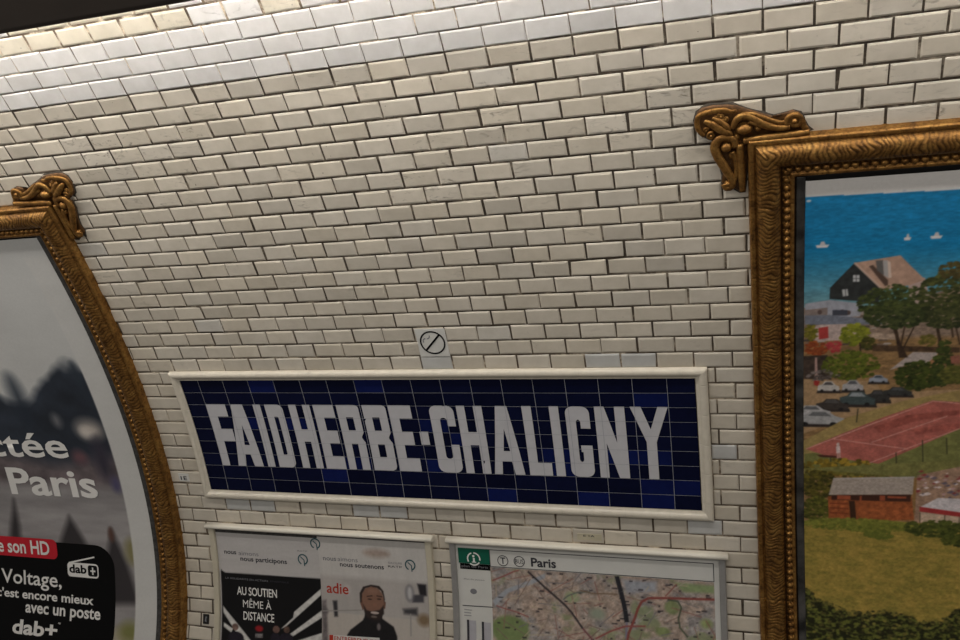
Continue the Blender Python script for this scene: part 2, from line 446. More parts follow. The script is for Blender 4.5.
# ------------------------------------------------------------------ corner ornaments
class Relief:
    """collects swept scrolls and bosses in wall coordinates (x, s, n)"""
    def __init__(self): self.V, self.F = [], []
    def tube(self, pts, r, n0=.02, flatk=.8, k=10, sub=6):
        P = np.array(pts, float)
        # Catmull-Rom
        E = np.vstack([2*P[0]-P[1], P, 2*P[-1]-P[-2]]); out = []
        rr = np.interp(np.arange((len(P)-1)*sub+1)/sub, np.arange(len(P)), np.broadcast_to(np.array(r, float), (len(P),)) if np.ndim(r) == 0 else np.array(r, float))
        for i in range(len(P)-1):
            p0, p1, p2, p3 = E[i:i+4]
            for q in range(sub):
                t = q/sub; out.append(.5*((2*p1)+(-p0+p2)*t+(2*p0-5*p1+4*p2-p3)*t*t+(-p0+3*p1-3*p2+p3)*t**3))
        out.append(P[-1]); Q = np.array(out); D = np.gradient(Q, axis=0); D /= np.linalg.norm(D, axis=1)[:, None]+1e-9
        b = len(self.V)
        for c, d, rad in zip(Q, D, rr):
            for j in range(k):
                a = 2*math.pi*j/k
                self.V.append((c[0]-d[1]*rad*1.2*math.cos(a), c[1]+d[0]*rad*1.2*math.cos(a), n0+rad*1.05*flatk*math.sin(a)))
        m = len(Q)
        for i in range(m-1):
            for j in range(k):
                self.F.append((b+i*k+j, b+i*k+(j+1) % k, b+(i+1)*k+(j+1) % k, b+(i+1)*k+j))
        for e, c in ((0, Q[0]), (m-1, Q[-1])):
            self.V.append((c[0], c[1], n0+rr[e]*.3)); z = len(self.V)-1
            for j in range(k):
                q = (b+e*k+j, b+e*k+(j+1) % k, z, z)
                self.F.append(q if e else q[::-1])
    def boss(self, c, rx, rs, n0, hgt, rot=0, k=16, m=6):
        b = len(self.V); ca, sa = math.cos(rot), math.sin(rot)
        for i in range(m+1):
            a = i/m*math.pi/2; rr, hh = math.cos(a), math.sin(a)
            for j in range(k):
                f = 2*math.pi*j/k; u, w = rx*rr*math.cos(f), rs*rr*math.sin(f)
                self.V.append((c[0]+u*ca-w*sa, c[1]+u*sa+w*ca, n0+hgt*hh))
        for i in range(m):
            for j in range(k): self.F.append((b+i*k+j, b+i*k+(j+1) % k, b+(i+1)*k+(j+1) % k, b+(i+1)*k+j))
    def volute(self, c, R, r, n0, turns=1.4, a0=0, sgn=1):
        k = int(turns*10)
        pts = [(c[0]+(R*(1-.62*i/k))*math.cos(a0+sgn*2*math.pi*turns*i/k), c[1]+(R*(1-.62*i/k))*math.sin(a0+sgn*2*math.pi*turns*i/k)) for i in range(k+1)]
        self.tube(pts, [r*(1-.35*i/k) for i in range(k+1)], n0, 1.0, 8, 2)
        self.boss(c, R*.42, R*.42, n0, r*1.5)
    def build(self, name, mir, parent, mat=None):
        V = np.array(self.V); F = []
        if mir: V[:, 0] = mir-V[:, 0]
        for f in self.F: F.append(f[::-1] if mir else f)
        P = wall(V[:, 0], V[:, 1], V[:, 2])
        me = bpy.data.meshes.new(name)
        me.from_pydata(P.tolist(), [], [list(dict.fromkeys(f)) for f in F]); me.update()
        me.polygons.foreach_set('use_smooth', np.full(len(me.polygons), True))
        return fix(link(name, me, mat or M_GOLD, parent))
def domed(loop, n0, hgt, inset):
    """back plate: outline, bevelled in"""
    c = np.mean(np.array(loop), 0); r = Relief(); k = len(loop)
    for (sc, n) in ((1.0, n0), (1.0, n0+hgt*.5), (1-inset, n0+hgt), (.5, n0+hgt*1.0), (.02, n0+hgt*1.0)):
        for p in loop: r.V.append((c[0]+(p[0]-c[0])*sc, c[1]+(p[1]-c[1])*sc, n))
    for i in range(4):
        for j in range(k): r.F.append((i*k+j, i*k+(j+1) % k, (i+1)*k+(j+1) % k, (i+1)*k+j))
    return r
def ornament(parent, mir=None):
    orn = bpy.data.objects.new('corner_ornament', None); COL.objects.link(orn); orn.parent = parent
    orn.location = (0, 0, 0)
    # outlines in metres on the wall, measured from the right-hand frame
    upper = [(-0.1617, 1.0724), (-0.1528, 1.1068), (-0.1360, 1.1209), (-0.1017, 1.1252), (-0.0595, 1.1229), (-0.0234, 1.1163), (0.0151, 1.0975), (0.0590, 1.0781), (0.0974, 1.0612), (0.1193, 1.0563), (0.1356, 1.0733), (0.1545, 1.0799), (0.1762, 1.0700), (0.1900, 1.0435), (0.1985, 1.0175), (0.2150, 1.0019), (0.1962, 0.9937), (0.0970, 0.9899), (-0.0045, 0.9841), (-0.0618, 0.9834), (-0.1133, 0.9998), (-0.1442, 1.0215)]
    side = [(-0.1056, 0.9779), (-0.0956, 1.0066), (-0.0607, 1.0141), (-0.0268, 1.0027), (0.0069, 0.9830), (0.0105, 0.9398), (0.0042, 0.8666), (-0.0036, 0.7834), (-0.0243, 0.7852), (-0.0504, 0.8062), (-0.0714, 0.8031), (-0.0843, 0.8264), (-0.0782, 0.8604), (-0.0855, 0.8987), (-0.1015, 0.9374)]
    domed(upper, -.003, .011, .08).build('back_plate', mir, orn, M_RECESS); domed(side, -.003, .010, .08).build('back_plate', mir, orn, M_RECESS)
    # dark mortar squeezed out round the piece
    def grow(lp, k):
        c = np.mean(np.array(lp), 0); o = []
        for i, p in enumerate(lp):
            d = np.array(p)-c; L = np.linalg.norm(d); o.append(tuple(c+d*(1+(k+.004*math.sin(i*2.7)+.003*math.sin(i*5.1))/L)))
        return o
    for lp in (upper, side):
        domed(grow(lp, .010), -.003, .0045, .02).build('mortar', mir, orn, M_MORTAR)
    r = Relief()      # long scroll on the side
    r.tube([(-0.0323, 0.9705), (-0.0355, 0.9958), (-0.0609, 1.0089), (-0.0889, 1.0013), (-0.1005, 0.9740), (-0.0926, 0.9399), (-0.0754, 0.9025), (-0.0590, 0.8690), (-0.0465, 0.8370), (-0.0514, 0.8132), (-0.0681, 0.8111), (-0.0771, 0.8272)], [.010, .011, .012, .013, .014, .014, .014, .013, .011, .010, .009, .008], .022)
    r.tube([(-0.0427, 0.9517), (-0.0307, 0.9104), (-0.0307, 0.8698), (-0.0388, 0.8363)], [.008, .009, .008, .006], .018)
    r.boss((-0.0623, 0.9715), .021, .021, .012, .026); r.boss((-0.0616, 0.8265), .013, .012, .012, .020)
    r.boss((-0.0451, 0.9332), .012, .014, .010, .012); r.boss((-0.0363, 0.9709), .008, .012, .012, .012)
    r.build('scroll', mir, orn)
    r = Relief()      # plain fillet bars beside the moulding
    r.tube([(-0.0172, 0.9789), (-0.0154, 0.9157), (-0.0138, 0.8478), (-0.0123, 0.7925)], [.011, .011, .0105, .009], .020, .9)
    r.tube([(-0.0043, 0.9887), (0.0579, 0.9940), (0.1193, 0.9966), (0.1688, 0.9985), (0.2096, 1.0018)], [.010, .011, .011, .011, .010], .022, .9)
    r.build('fillet', mir, orn)
    r = Relief()      # sweeping leaf along the top, ending in a volute
    r.tube([(-0.0397, 1.0430), (-0.0246, 1.0734), (-0.0019, 1.0849), (0.0285, 1.0726), (0.0587, 1.0516), (0.0917, 1.0340), (0.1220, 1.0270), (0.1467, 1.0294)], [.007, .010, .011, .010, .010, .010, .009, .008], .026)
    r.tube([(-0.0074, 1.0905), (0.0259, 1.0855), (0.0589, 1.0705), (0.0918, 1.0543), (0.1193, 1.0462), (0.1389, 1.0491)], [.006, .008, .008, .008, .007, .006], .022)
    r.tube([(0.0143, 1.0596), (0.0475, 1.0477), (0.0806, 1.0314), (0.1083, 1.0234)], [.005, .007, .006, .004], .026)
    r.volute((0.1618, 1.0479), .026, .009, .022, 1.5, 3.6, -1)
    r.tube([(0.1708, 1.0656), (0.1845, 1.0473), (0.1913, 1.0246), (0.2024, 1.0133)], [.007, .009, .009, .006], .020)
    r.build('leaf_scroll', mir, orn)
    r = Relief()      # shell at the angle
    r.tube([(-0.1343, 1.0218), (-0.1526, 1.0486), (-0.1554, 1.0814), (-0.1451, 1.1008), (-0.1080, 1.1107), (-0.0683, 1.1126), (-0.0406, 1.1031), (-0.0237, 1.1062)], [.007, .008, .008, .008, .009, .008, .007, .005], .022)
    r.tube([(-0.1313, 1.0788), (-0.1046, 1.0629), (-0.0796, 1.0441), (-0.0545, 1.0265), (-0.0406, 1.0159)], [.006, .012, .014, .012, .005], .024)
    r.tube([(-0.1034, 1.0885), (-0.0812, 1.0733), (-0.0593, 1.0516), (-0.0473, 1.0374)], [.004, .009, .010, .005], .026)
    r.volute((-0.1111, 1.0207), .013, .006, .022, 1.3, 1.0); r.volute((-0.1263, 1.0419), .009, .005, .020, 1.2, .4)
    r.volute((-0.0760, 1.0906), .010, .005, .022, 1.2, 2.0); r.volute((-0.0606, 1.0787), .009, .005, .022, 1.2, 3.0); r.boss((-0.0931, 1.0887), .006, .006, .018, .010)
    r.build('shell', mir, orn)
    r = Relief(); r.boss((-0.0004, 1.0350), .030, .021, .012, .030, .1); r.boss((0.0439, 1.0302), .012, .012, .012, .014); r.boss((-0.0268, 1.0027), .012, .016, .010, .014)
    r.build('boss', mir, orn)
    return orn

# ------------------------------------------------------------------ painter for printed pictures
def vnoise(X, Y, seed):
    r = np.random.default_rng(seed).random((256, 256)); xi = np.floor(X).astype(int); yi = np.floor(Y).astype(int)
    fx = X-xi; fy = Y-yi; fx = fx*fx*(3-2*fx); fy = fy*fy*(3-2*fy)
    g = lambda a, b: r[a % 256, b % 256]
    return (g(xi, yi)*(1-fx)+g(xi+1, yi)*fx)*(1-fy)+(g(xi, yi+1)*(1-fx)+g(xi+1, yi+1)*fx)*fy
def fbm(X, Y, seed, o=4):
    t = 0; a = .5; z = 0
    for i in range(o): t = t+a*vnoise(X*2**i, Y*2**i, seed+i); z += a; a *= .55
    return t/z
class Print:
    """a printed picture: a fine mesh over the paper whose vertices carry the ink"""
    def __init__(self, xs, ss, bg):
        self.xs, self.ss = np.asarray(xs), np.asarray(ss); self.S, self.X = np.meshgrid(self.ss, self.xs, indexing='ij')
        self.C = np.empty(self.X.shape+(3,)); self.C[:] = bg
        self.d = 1.1*float(np.min(np.diff(self.xs)))
    def put(self, m, col):
        m = np.clip(m, 0, 1)[..., None]; self.C = self.C*(1-m)+np.asarray(col, float)*m
    def poly(self, pts, col, soft=None, tex=0, tscale=60, seed=1):
        soft = soft or self.d; P = np.array(pts, float)
        lo, hi = P.min(0)-soft*2, P.max(0)+soft*2
        i0, i1 = np.searchsorted(self.ss, lo[1]), np.searchsorted(self.ss, hi[1]); j0, j1 = np.searchsorted(self.xs, lo[0]), np.searchsorted(self.xs, hi[0])
        if i1 <= i0 or j1 <= j0: return
        X, S = self.X[i0:i1, j0:j1], self.S[i0:i1, j0:j1]
        ins = np.zeros(X.shape, bool); dist = np.full(X.shape, 9.0)
        for a, b in zip(P, np.roll(P, -1, 0)):
            c = (a[1] > S) != (b[1] > S)
            ins ^= c & (X < (b[0]-a[0])*(S-a[1])/((b[1]-a[1]) or 1e-12)+a[0])
            d = b-a; t = np.clip(((X-a[0])*d[0]+(S-a[1])*d[1])/(d@d+1e-12), 0, 1)
            dist = np.minimum(dist, np.hypot(X-a[0]-t*d[0], S-a[1]-t*d[1]))
        m = np.clip(.5+np.where(ins, dist, -dist)/soft, 0, 1)[..., None]
        cc = np.broadcast_to(np.asarray(col, float), X.shape+(3,))
        if tex: cc = cc*(1+tex*2*(fbm(X*tscale, S*tscale, seed)[..., None]-.5))
        self.C[i0:i1, j0:j1] = self.C[i0:i1, j0:j1]*(1-m)+cc*m
    def ell(self, p, q, col, **k):
        c = ((p[0]+q[0])/2, (p[1]+q[1])/2); self.poly(circ(c, abs(q[0]-p[0])/2, abs(q[1]-p[1])/2, 20), col, **k)
    def line(self, p, q, w, col, **k): self.poly(stroke(p, q, w), col, **k)
    def path(self, pts, w, col, **k):
        for a, b in zip(pts[:-1], pts[1:]): self.line(a, b, w, col, **k)
    def foliage(self, p, q, dark, light, nblob, size, seed, edge=.5):
        """a leafy mass of small dabs"""
        r = np.random.default_rng(seed); cx, cs = (p[0]+q[0])/2, (p[1]+q[1])/2; rx, rs = abs(q[0]-p[0])/2, abs(q[1]-p[1])/2
        size *= .74
        for i in range(int(nblob*1.8)):
            a = r.random()*6.283; d = r.random()**edge
            x, s = cx+rx*d*math.cos(a), cs+rs*d*math.sin(a); t = r.random(); k = size*(.5+r.random())
            t = t*.75+.25*np.clip((s-cs)/rs*.5+.5, 0, 1); c = np.array(dark)*(1-t)+np.array(light)*t
            self.poly(circ((x, s), k*1.2, k*.8, 7), c, soft=self.d*1.2)
    def build(self, name, n, mat, parent=None):
        V = wall(self.X.ravel(), self.S.ravel(), np.full(self.X.size, n))
        me = mesh_from(name, V, grid_faces(len(self.ss), len(self.xs)))
        C = np.clip(self.C, 0, 255)/255.0; C = np.where(C <= .04045, C/12.92, ((C+.055)/1.055)**2.4)
        vertcolor(me, C.reshape(-1, 3)); o = link(name, me, mat, parent)
        return fix(o) if parent else o

# ------------------------------------------------------------------ billboard frames
def picture_frame(rect, left, label, trim):
    x0, x1, s0, s1 = rect
    t = base('picture_frame', (x0 if not left else x1), s1, label, 'picture frame', 'gilded billboard frames')
    near, far = ('r', 'l') if left else ('l', 'r')
    for sd in (near, 't', far, 'b'):
        fine = sd in (near, 't')
        rail('frame_rail', rect, sd, FW, gold_profile, M_GOLD, t, .0029 if fine else .006, .0034 if fine else .012, groove=gold_groove)
    w = FW-.004; e = .031
    xi0, xi1, si0, si1 = x0+w, x1-w, s0+w, s1-w
    for a in ((xi0, xi0+e, si0, si1), (xi1-e, xi1, si0, si1), (xi0+e, xi1-e, si0, si0+e)):
        slab('inner_edge', *a, 0.0, .022, trim, t)
    slab('inner_edge', xi0+e, xi1-e, si1-.03, si1, 0.0, .008, M_PLATE, t)  # black strip standing in for the shadow in the gap under the top rail
    mir = -3.053 if left else None
    fix(ornament(t, mir))
    for ch in list(t.children):
        if ch.type == 'EMPTY':
            ch.location = (0, 0, 0)
            for g in ch.children: g.location = -Vector(t.location)
    return t
RIGHT = (.007, 2.35, -2.10, .995); LEFT = (-5.40, -3.060, -2.10, .982)
picture_frame(RIGHT, False, 'gilded ornate frame around the seaside village poster, right of the name sign', M_SILVERTRIM)
picture_frame(LEFT, True, 'gilded ornate frame around the radio advertisement, left of the name sign', M_DARKTRIM)

# ------------------------------------------------------------------ seaside poster in the right frame
def seaside():
    xs = np.concatenate([np.arange(.188, .86, .0028), np.arange(.86, 2.19, .03)])
    ss = np.concatenate([np.arange(-1.93, -1.36, .03), np.arange(-1.36, .815, .0031)])
    p = Print(xs, ss, (120, 118, 50)); X, S = p.X, p.S
    # sky, sea
    hz = .745+.004*np.sin(X*7)
    t = np.clip((hz-S)/(.745-.27), 0, 1)[..., None]
    sea = np.where(t < .45, np.array((34, 134, 188))*(1-t/.45)+np.array((26, 126, 176))*t/.45, np.array((26, 126, 176))*(1-(t-.45)/.55)+np.array((128, 166, 172))*(t-.45)/.55)
    sea = sea*(1+.34*(fbm(X*55, S*190, 5)-.5)+.16*(fbm(X*9, S*40, 6)-.5))[..., None]
    p.C = np.where((S < hz)[..., None], sea, np.array((232, 229, 226)))
    # shore and town ground
    shore = .275+.012*fbm(X*20, S*0, 8)+.10*np.clip((X-.5)/.3, 0, 1)
    g = np.array((150, 126, 108))*(.75+.5*fbm(X*60, S*130, 9))[..., None]
    m = np.clip((shore-S)/.006, 0, 1)[..., None]; p.C = p.C*(1-m)+g*m
    m = np.clip(((-3.8974, 0.1500)[1]-S)/.02, 0, 1)[..., None]
    g = np.array((152, 116, 74))*(.75+.5*fbm(X*40, S*90, 10))[..., None]; p.C = p.C*(1-m)+g*m
    r = np.random.default_rng(3)
    for i in range(70):         # rocks, walls and roofs of the shore
        x, s = r.uniform(.19, .52), r.uniform(.09, .27); k = r.uniform(.006, .028); c = [(168, 150, 140), (104, 86, 76), (186, 176, 174), (132, 108, 92), (84, 74, 70)][r.integers(5)]
        p.poly([(x-k, s-k*.2), (x+k, s-k*.15), (x+k*.8, s+k*.2), (x-k*.7, s+k*.22)], c)
    p.poly([(0.2035, 0.2991), (0.2920, 0.3123), (0.4057, 0.2915), (0.3991, 0.2369), (0.2040, 0.2263)], (168, 168, 178), tex=.15)
    p.poly([(0.2037, 0.2712), (0.2838, 0.2795), (0.2849, 0.2238), (0.2040, 0.2263)], (140, 124, 118), tex=.2)
    for a, b in (((0.2485, 0.2697), (0.2648, 0.2490)), ((0.3062, 0.2676), (0.3225, 0.2471)), ((0.3281, 0.2691), (0.3445, 0.2486)), ((0.3502, 0.2639), (0.3666, 0.2434))): p.ell(a, b, (96, 78, 74))
    # boats
    for c0, c1, c2 in (((0.2372, 0.5463), (0.2846, 0.5559), (0.2591, 0.5627)), ((0.5291, 0.5597), (0.5535, 0.5662), (0.5404, 0.5711)), ((0.6126, 0.5603), (0.6528, 0.5677), (0.6309, 0.5771))):
        w = c1[0]-c0[0]; x, s = c0
        p.poly([(x, s+.004), (x+w*.12, s-.008), (x+w*.85, s-.008), (x+w, s+.004)], (226, 220, 220)); p.poly([(x+w*.3, s+.003), (x+w*.4, s+.018), (x+w*.62, s+.018), (x+w*.75, s+.003)], (206, 196, 196))
    p.ell((0.2031, 0.7385), (0.2199, 0.7291), (220, 220, 225)); p.ell((0.5120, 0.7523), (0.5241, 0.7455), (200, 205, 215))
    # the gabled house
    p.poly([(0.5526, 0.3870), (0.6093, 0.3948), (0.6326, 0.2989), (0.5941, 0.2575), (0.5662, 0.3015)], (190, 164, 156))
    p.poly([(0.2901, 0.3168), (0.2908, 0.3649), (0.3244, 0.4087), (0.3702, 0.4659), (0.4715, 0.3461), (0.4575, 0.2841), (0.3967, 0.3027)], (52, 54, 54), tex=.25)
    p.poly([(0.3684, 0.4681), (0.5230, 0.4917), (0.5567, 0.4495), (0.6099, 0.3864), (0.5622, 0.3655), (0.4732, 0.3460)], (190, 154, 134), tex=.12)
    p.poly([(0.4212, 0.4516), (0.4343, 0.4561), (0.4877, 0.3901), (0.4888, 0.3688), (0.4790, 0.3650)], (92, 72, 62))
    p.poly([(0.3684, 0.4681), (0.3751, 0.4699), (0.4763, 0.3523), (0.4716, 0.3440)], (208, 176, 158))
    p.poly([(0.4426, 0.4745), (0.4666, 0.4752), (0.4733, 0.4099), (0.4488, 0.4322)], (104, 100, 98)); p.poly([(0.4666, 0.4752), (0.4824, 0.4723), (0.4889, 0.3985), (0.4733, 0.4099)], (178, 172, 170)); p.poly([(0.4816, 0.4723), (0.4918, 0.4655), (0.4988, 0.4002), (0.4889, 0.3985)], (220, 196, 180))
    p.poly([(0.3686, 0.4172), (0.3907, 0.4161), (0.3918, 0.3872), (0.3696, 0.3883)], (206, 206, 206)); p.line((0.3796, 0.4167), (0.3807, 0.3877), .0025, (70, 70, 72)); p.line((0.3691, 0.4022), (0.3913, 0.4011), .0025, (70, 70, 72))
    p.poly([(0.3327, 0.3565), (0.3517, 0.3578), (0.3561, 0.3283), (0.3371, 0.3258)], (196, 196, 196)); p.line((0.3439, 0.3582), (0.3466, 0.3265), .0025, (70, 70, 72))
    # flat roofs and walls in front
    p.poly([(0.2020, 0.2466), (0.2934, 0.2458), (0.4777, 0.2178), (0.4786, 0.1980), (0.2023, 0.2060)], (122, 126, 140), tex=.1); p.poly([(0.3018, 0.2678), (0.3545, 0.2659), (0.3552, 0.2416), (0.3023, 0.2433)], (70, 72, 84))
    p.poly([(0.2404, 0.2026), (0.3827, 0.2041), (0.3938, 0.1334), (0.2412, 0.1288)], (196, 172, 164), tex=.15); p.poly([(0.2532, 0.1887), (0.2872, 0.1946), (0.2900, 0.1425), (0.2557, 0.1365)], (186, 62, 58))
    p.poly([(0.4367, 0.1637), (0.5412, 0.1500), (0.5423, 0.1279), (0.4377, 0.1358)], (176, 150, 130), tex=.3)
    p.foliage((0.2046, 0.1296), (0.2894, 0.0650), (120, 48, 26), (190, 96, 42), 60, .008, 21); p.foliage((0.2821, 0.1279), (0.3399, 0.0779), (170, 44, 50), (206, 78, 80), 34, .006, 22)
    p.foliage((0.2041, 0.2037), (0.2503, 0.1286), (84, 84, 20), (150, 136, 44), 40, .007, 20)
    p.poly([(0.1994, 0.0606), (0.2876, 0.0650), (0.3082, -0.0741), (0.1998, -0.0738)], (70, 56, 48), tex=.4)
    p.foliage((0.3342, 0.2055), (0.4318, 0.1079), (84, 94, 20), (164, 164, 46), 90, .009, 23); p.foliage((0.4023, 0.1422), (0.4573, 0.0849), (50, 50, 22), (92, 88, 34), 40, .007, 24)
    p.line((0.4031, 0.1197), (0.4063, 0.0745), .006, (60, 44, 34))
    p.poly([(0.4476, 0.1075), (0.7476, 0.0906), (0.7493, 0.0687), (0.4487, 0.0794)], (84, 62, 44), tex=.4)
    p.poly([(0.1865, -0.0443), (0.4626, -0.0573), (0.4913, -0.1090), (0.6931, -0.0976), (0.7615, -0.0954), (0.7636, -0.1257), (0.5733, -0.1490), (0.3665, -0.2262), (0.1862, -0.3123)], (178, 142, 102), tex=.08)
    p.foliage((0.2691, 0.0825), (0.4731, -0.0516), (56, 62, 18), (122, 132, 38), 190, .009, 25)
    p.poly([(0.2419, 0.0542), (0.2493, 0.0541), (0.2542, -0.0740), (0.2411, -0.0739)], (190, 150, 140)); p.poly([(0.2382, -0.0505), (0.2615, -0.0564), (0.2543, -0.0798), (0.2393, -0.0739)], (170, 50, 44))
    # low house among the trees
    p.poly([(0.5121, -0.0063), (0.5900, 0.0736), (0.6737, 0.0700), (0.6729, 0.0567), (0.6387, 0.0194), (0.5741, 0.0157)], (180, 164, 158), tex=.1); p.poly([(0.6387, 0.0194), (0.6743, 0.0611), (0.6780, 0.0056), (0.6420, 0.0060)], (190, 128, 88))
    # pines
    p.poly([(0.5083, 0.2059), (0.5227, 0.2077), (0.5446, 0.1167), (0.5741, 0.0493), (0.5429, 0.0475), (0.5285, 0.1282)], (66, 48, 36), tex=.3); p.line((0.5558, 0.1936), (0.5469, 0.1056), .006, (72, 52, 40)); p.line((0.5862, 0.1818), (0.5495, 0.0721), .005, (60, 44, 34))
    p.poly([(0.6497, 0.2341), (0.6580, 0.2338), (0.6834, 0.1247), (0.7025, 0.0198), (0.6807, 0.0167), (0.6716, 0.1250)], (70, 52, 38), tex=.3); p.line((0.7034, 0.2323), (0.7209, 0.1348), .007, (74, 54, 40)); p.line((0.7249, 0.1888), (0.7468, 0.1016), .006, (74, 54, 40))
    p.foliage((0.3874, 0.3681), (0.6387, 0.2129), (36, 44, 24), (96, 104, 56), 210, .009, 26); p.foliage((0.4159, 0.2965), (0.6344, 0.1783), (34, 42, 22), (92, 100, 52), 210, .009, 27)
    p.foliage((0.5956, 0.4163), (0.7525, 0.2307), (40, 46, 26), (104, 106, 58), 200, .009, 28); p.foliage((0.6183, 0.2674), (0.7736, 0.1745), (38, 44, 24), (98, 100, 54), 130, .009, 29); p.foliage((0.6530, 0.4546), (0.7542, 0.3877), (60, 54, 30), (120, 104, 60), 70, .008, 39)
    p.foliage((0.6074, 0.1539), (0.6634, 0.0977), (84, 78, 30), (140, 124, 56), 36, .007, 30)
    p.foliage((0.5341, 0.0330), (0.6931, -0.0976), (34, 40, 16), (86, 98, 34), 200, .009, 31); p.foliage((0.6657, 0.1251), (0.7268, -0.0864), (38, 46, 20), (88, 100, 40), 120, .008, 32); p.foliage((0.6863, 0.0089), (0.7935, -0.0698), (60, 64, 26), (128, 122, 52), 130, .008, 33)
    p.poly([(0.7171, 0.0528), (0.7502, 0.0577), (0.7531, 0.0192), (0.7237, 0.0195)], (150, 92, 74), tex=.2)
    # parked cars
    def car(a, b, c, col, glass, seed):
        x0, x1 = a[0], b[0]; s0, s1 = min(a[1], b[1]), max(a[1], b[1]); w, h = x1-x0, s1-s0
        p.poly([(x0-.004, s0-.006), (x1+.008, s0-.006), (x1+.004, s0+h*.2), (x0, s0+h*.2)], (58, 48, 44))
        p.poly([(x0, s0+h*.12), (x0+w*.02, s0+h*.6), (x0+w*.22, s0+h*.72), (x0+w*.33, s1), (x0+w*.66, s1), (x0+w*.82, s0+h*.66), (x1, s0+h*.5), (x1, s0+h*.1)], col, tex=.1)
        p.poly([(x0+w*.27, s0+h*.66), (x0+w*.36, s0+h*.92), (x0+w*.62, s0+h*.92), (x0+w*.74, s0+h*.64)], glass)
        for q in (.2, .78): p.ell((x0+w*(q-.07), s0-h*.02), (x0+w*(q+.07), s0+h*.25), (36, 34, 34))
    car((0.4403, -0.0652), (0.5078, -0.0290), 0, (150, 156, 170), (70, 78, 88), 1)
    car((0.4920, -0.1263), (0.5967, -0.0839), 0, (60, 60, 58), (84, 86, 88), 2); car((0.4312, -0.1532), (0.5177, -0.0975), 0, (58, 56, 54), (76, 74, 74), 3)
    car((0.2526, -0.1068), (0.3337, -0.0567), 0, (198, 190, 184), (84, 80, 80), 4); car((0.3438, -0.1045), (0.4210, -0.0513), 0, (176, 172, 174), (92, 92, 98), 5)
    car((0.3338, -0.1724), (0.4660, -0.1044), 0, (72, 84, 84), (150, 156, 160), 6); car((0.2457, -0.1943), (0.3685, -0.1394), 0, (66, 58, 54), (88, 84, 82), 7)
    car((0.1574, -0.2262), (0.3020, -0.1703), 0, (186, 182, 182), (104, 104, 108), 8); car((0.1669, -0.2669), (0.3547, -0.1958), 0, (170, 168, 168), (110, 110, 112), 9)
    p.foliage((0.2145, -0.0036), (0.3355, -0.0567), (60, 52, 48), (150, 136, 130), 26, .007, 34)
    # grass round the court, the clay court, its lines
    p.poly([(0.1861, -0.3484), (0.3665, -0.2262), (0.5732, -0.1456), (0.7616, -0.0976), (0.7848, -0.4839), (0.1852, -0.5055)], (168, 142, 84), tex=.12, tscale=40)
    p.poly([(0.3784, -0.3797), (0.7707, -0.2329), (0.8222, -0.2322), (0.8376, -0.4820), (0.2030, -0.5049), (0.2035, -0.4022)], (124, 124, 66), tex=.15, tscale=50)
    p.poly([(0.2074, -0.3792), (0.3018, -0.3268), (0.4953, -0.2247), (0.6699, -0.1452), (0.7308, -0.1494), (0.8168, -0.1558), (0.8234, -0.2491), (0.7731, -0.2715), (0.6271, -0.3594), (0.4876, -0.4416), (0.4170, -0.4331), (0.3024, -0.4151)], (186, 100, 88), tex=.14, tscale=26, seed=6)
    p.poly([(0.4601, -0.2719), (0.5850, -0.2122), (0.7678, -0.1876), (0.7692, -0.2102), (0.6306, -0.2346), (0.4884, -0.2948)], (166, 84, 72), tex=.2); p.poly([(0.5969, -0.2813), (0.7714, -0.2442), (0.7728, -0.2669), (0.6248, -0.3039)], (172, 88, 76), tex=.2)
    lc = (216, 150, 136)
    for a, b in (((0.3113, -0.3278), (0.5913, -0.3696)), ((0.4573, -0.3424), (0.7262, -0.2152)), ((0.2094, -0.3792), (0.6702, -0.1497)), ((0.4473, -0.4417), (0.7731, -0.2715)), ((0.6700, -0.1474), (0.7658, -0.1583)), ((0.3113, -0.3278), (0.4957, -0.2364))): p.line(a, b, .0042, lc)
    p.poly([(0.2492, -0.4046), (0.2831, -0.4061), (0.3274, -0.4096), (0.3274, -0.4192), (0.2638, -0.4162)], (84, 42, 34))
    p.ell((0.3267, -0.3453), (0.3383, -0.3640), (214, 186, 178)); p.poly([(0.3250, -0.3644), (0.3402, -0.3616), (0.3425, -0.3949), (0.3272, -0.3977)], (226, 200, 196)); p.line((0.3310, -0.3928), (0.3332, -0.4214), .005, (200, 160, 150)); p.line((0.3387, -0.3926), (0.3408, -0.4188), .005, (200, 160, 150))
    for a, b in (((0.3044, -0.4174), (0.3086, -0.4771)), ((0.5499, -0.3870), (0.5538, -0.4547)), ((0.6437, -0.3266), (0.6501, -0.4377)), ((0.7284, -0.3157), (0.7340, -0.3890)), ((0.4045, -0.1848), (0.4004, -0.2493))): p.line(a, b, .004, (62, 58, 40))
    # shrubs, hut, yard
    p.foliage((0.1857, -0.4208), (0.4939, -0.5179), (60, 54, 16), (196, 156, 46), 150, .010, 35, .8); p.foliage((0.1854, -0.4813), (0.3313, -0.6160), (36, 36, 14), (126, 112, 36), 150, .009, 36); p.foliage((0.3100, -0.4644), (0.6205, -0.5036), (80, 74, 28), (150, 140, 60), 120, .008, 37)
    p.poly([(0.1854, -0.4749), (0.8162, -0.4113), (0.8207, -0.4962), (0.6205, -0.5036)], (128, 124, 66), tex=.2)
    p.foliage((0.1951, -0.6030), (0.3105, -0.7311), (50, 54, 16), (122, 118, 40), 160, .008, 38)
    p.poly([(0.6298, -0.4909), (0.8175, -0.4355), (0.8298, -0.7023), (0.6261, -0.7136)], (168, 132, 108), tex=.25)
    r = np.random.default_rng(14)
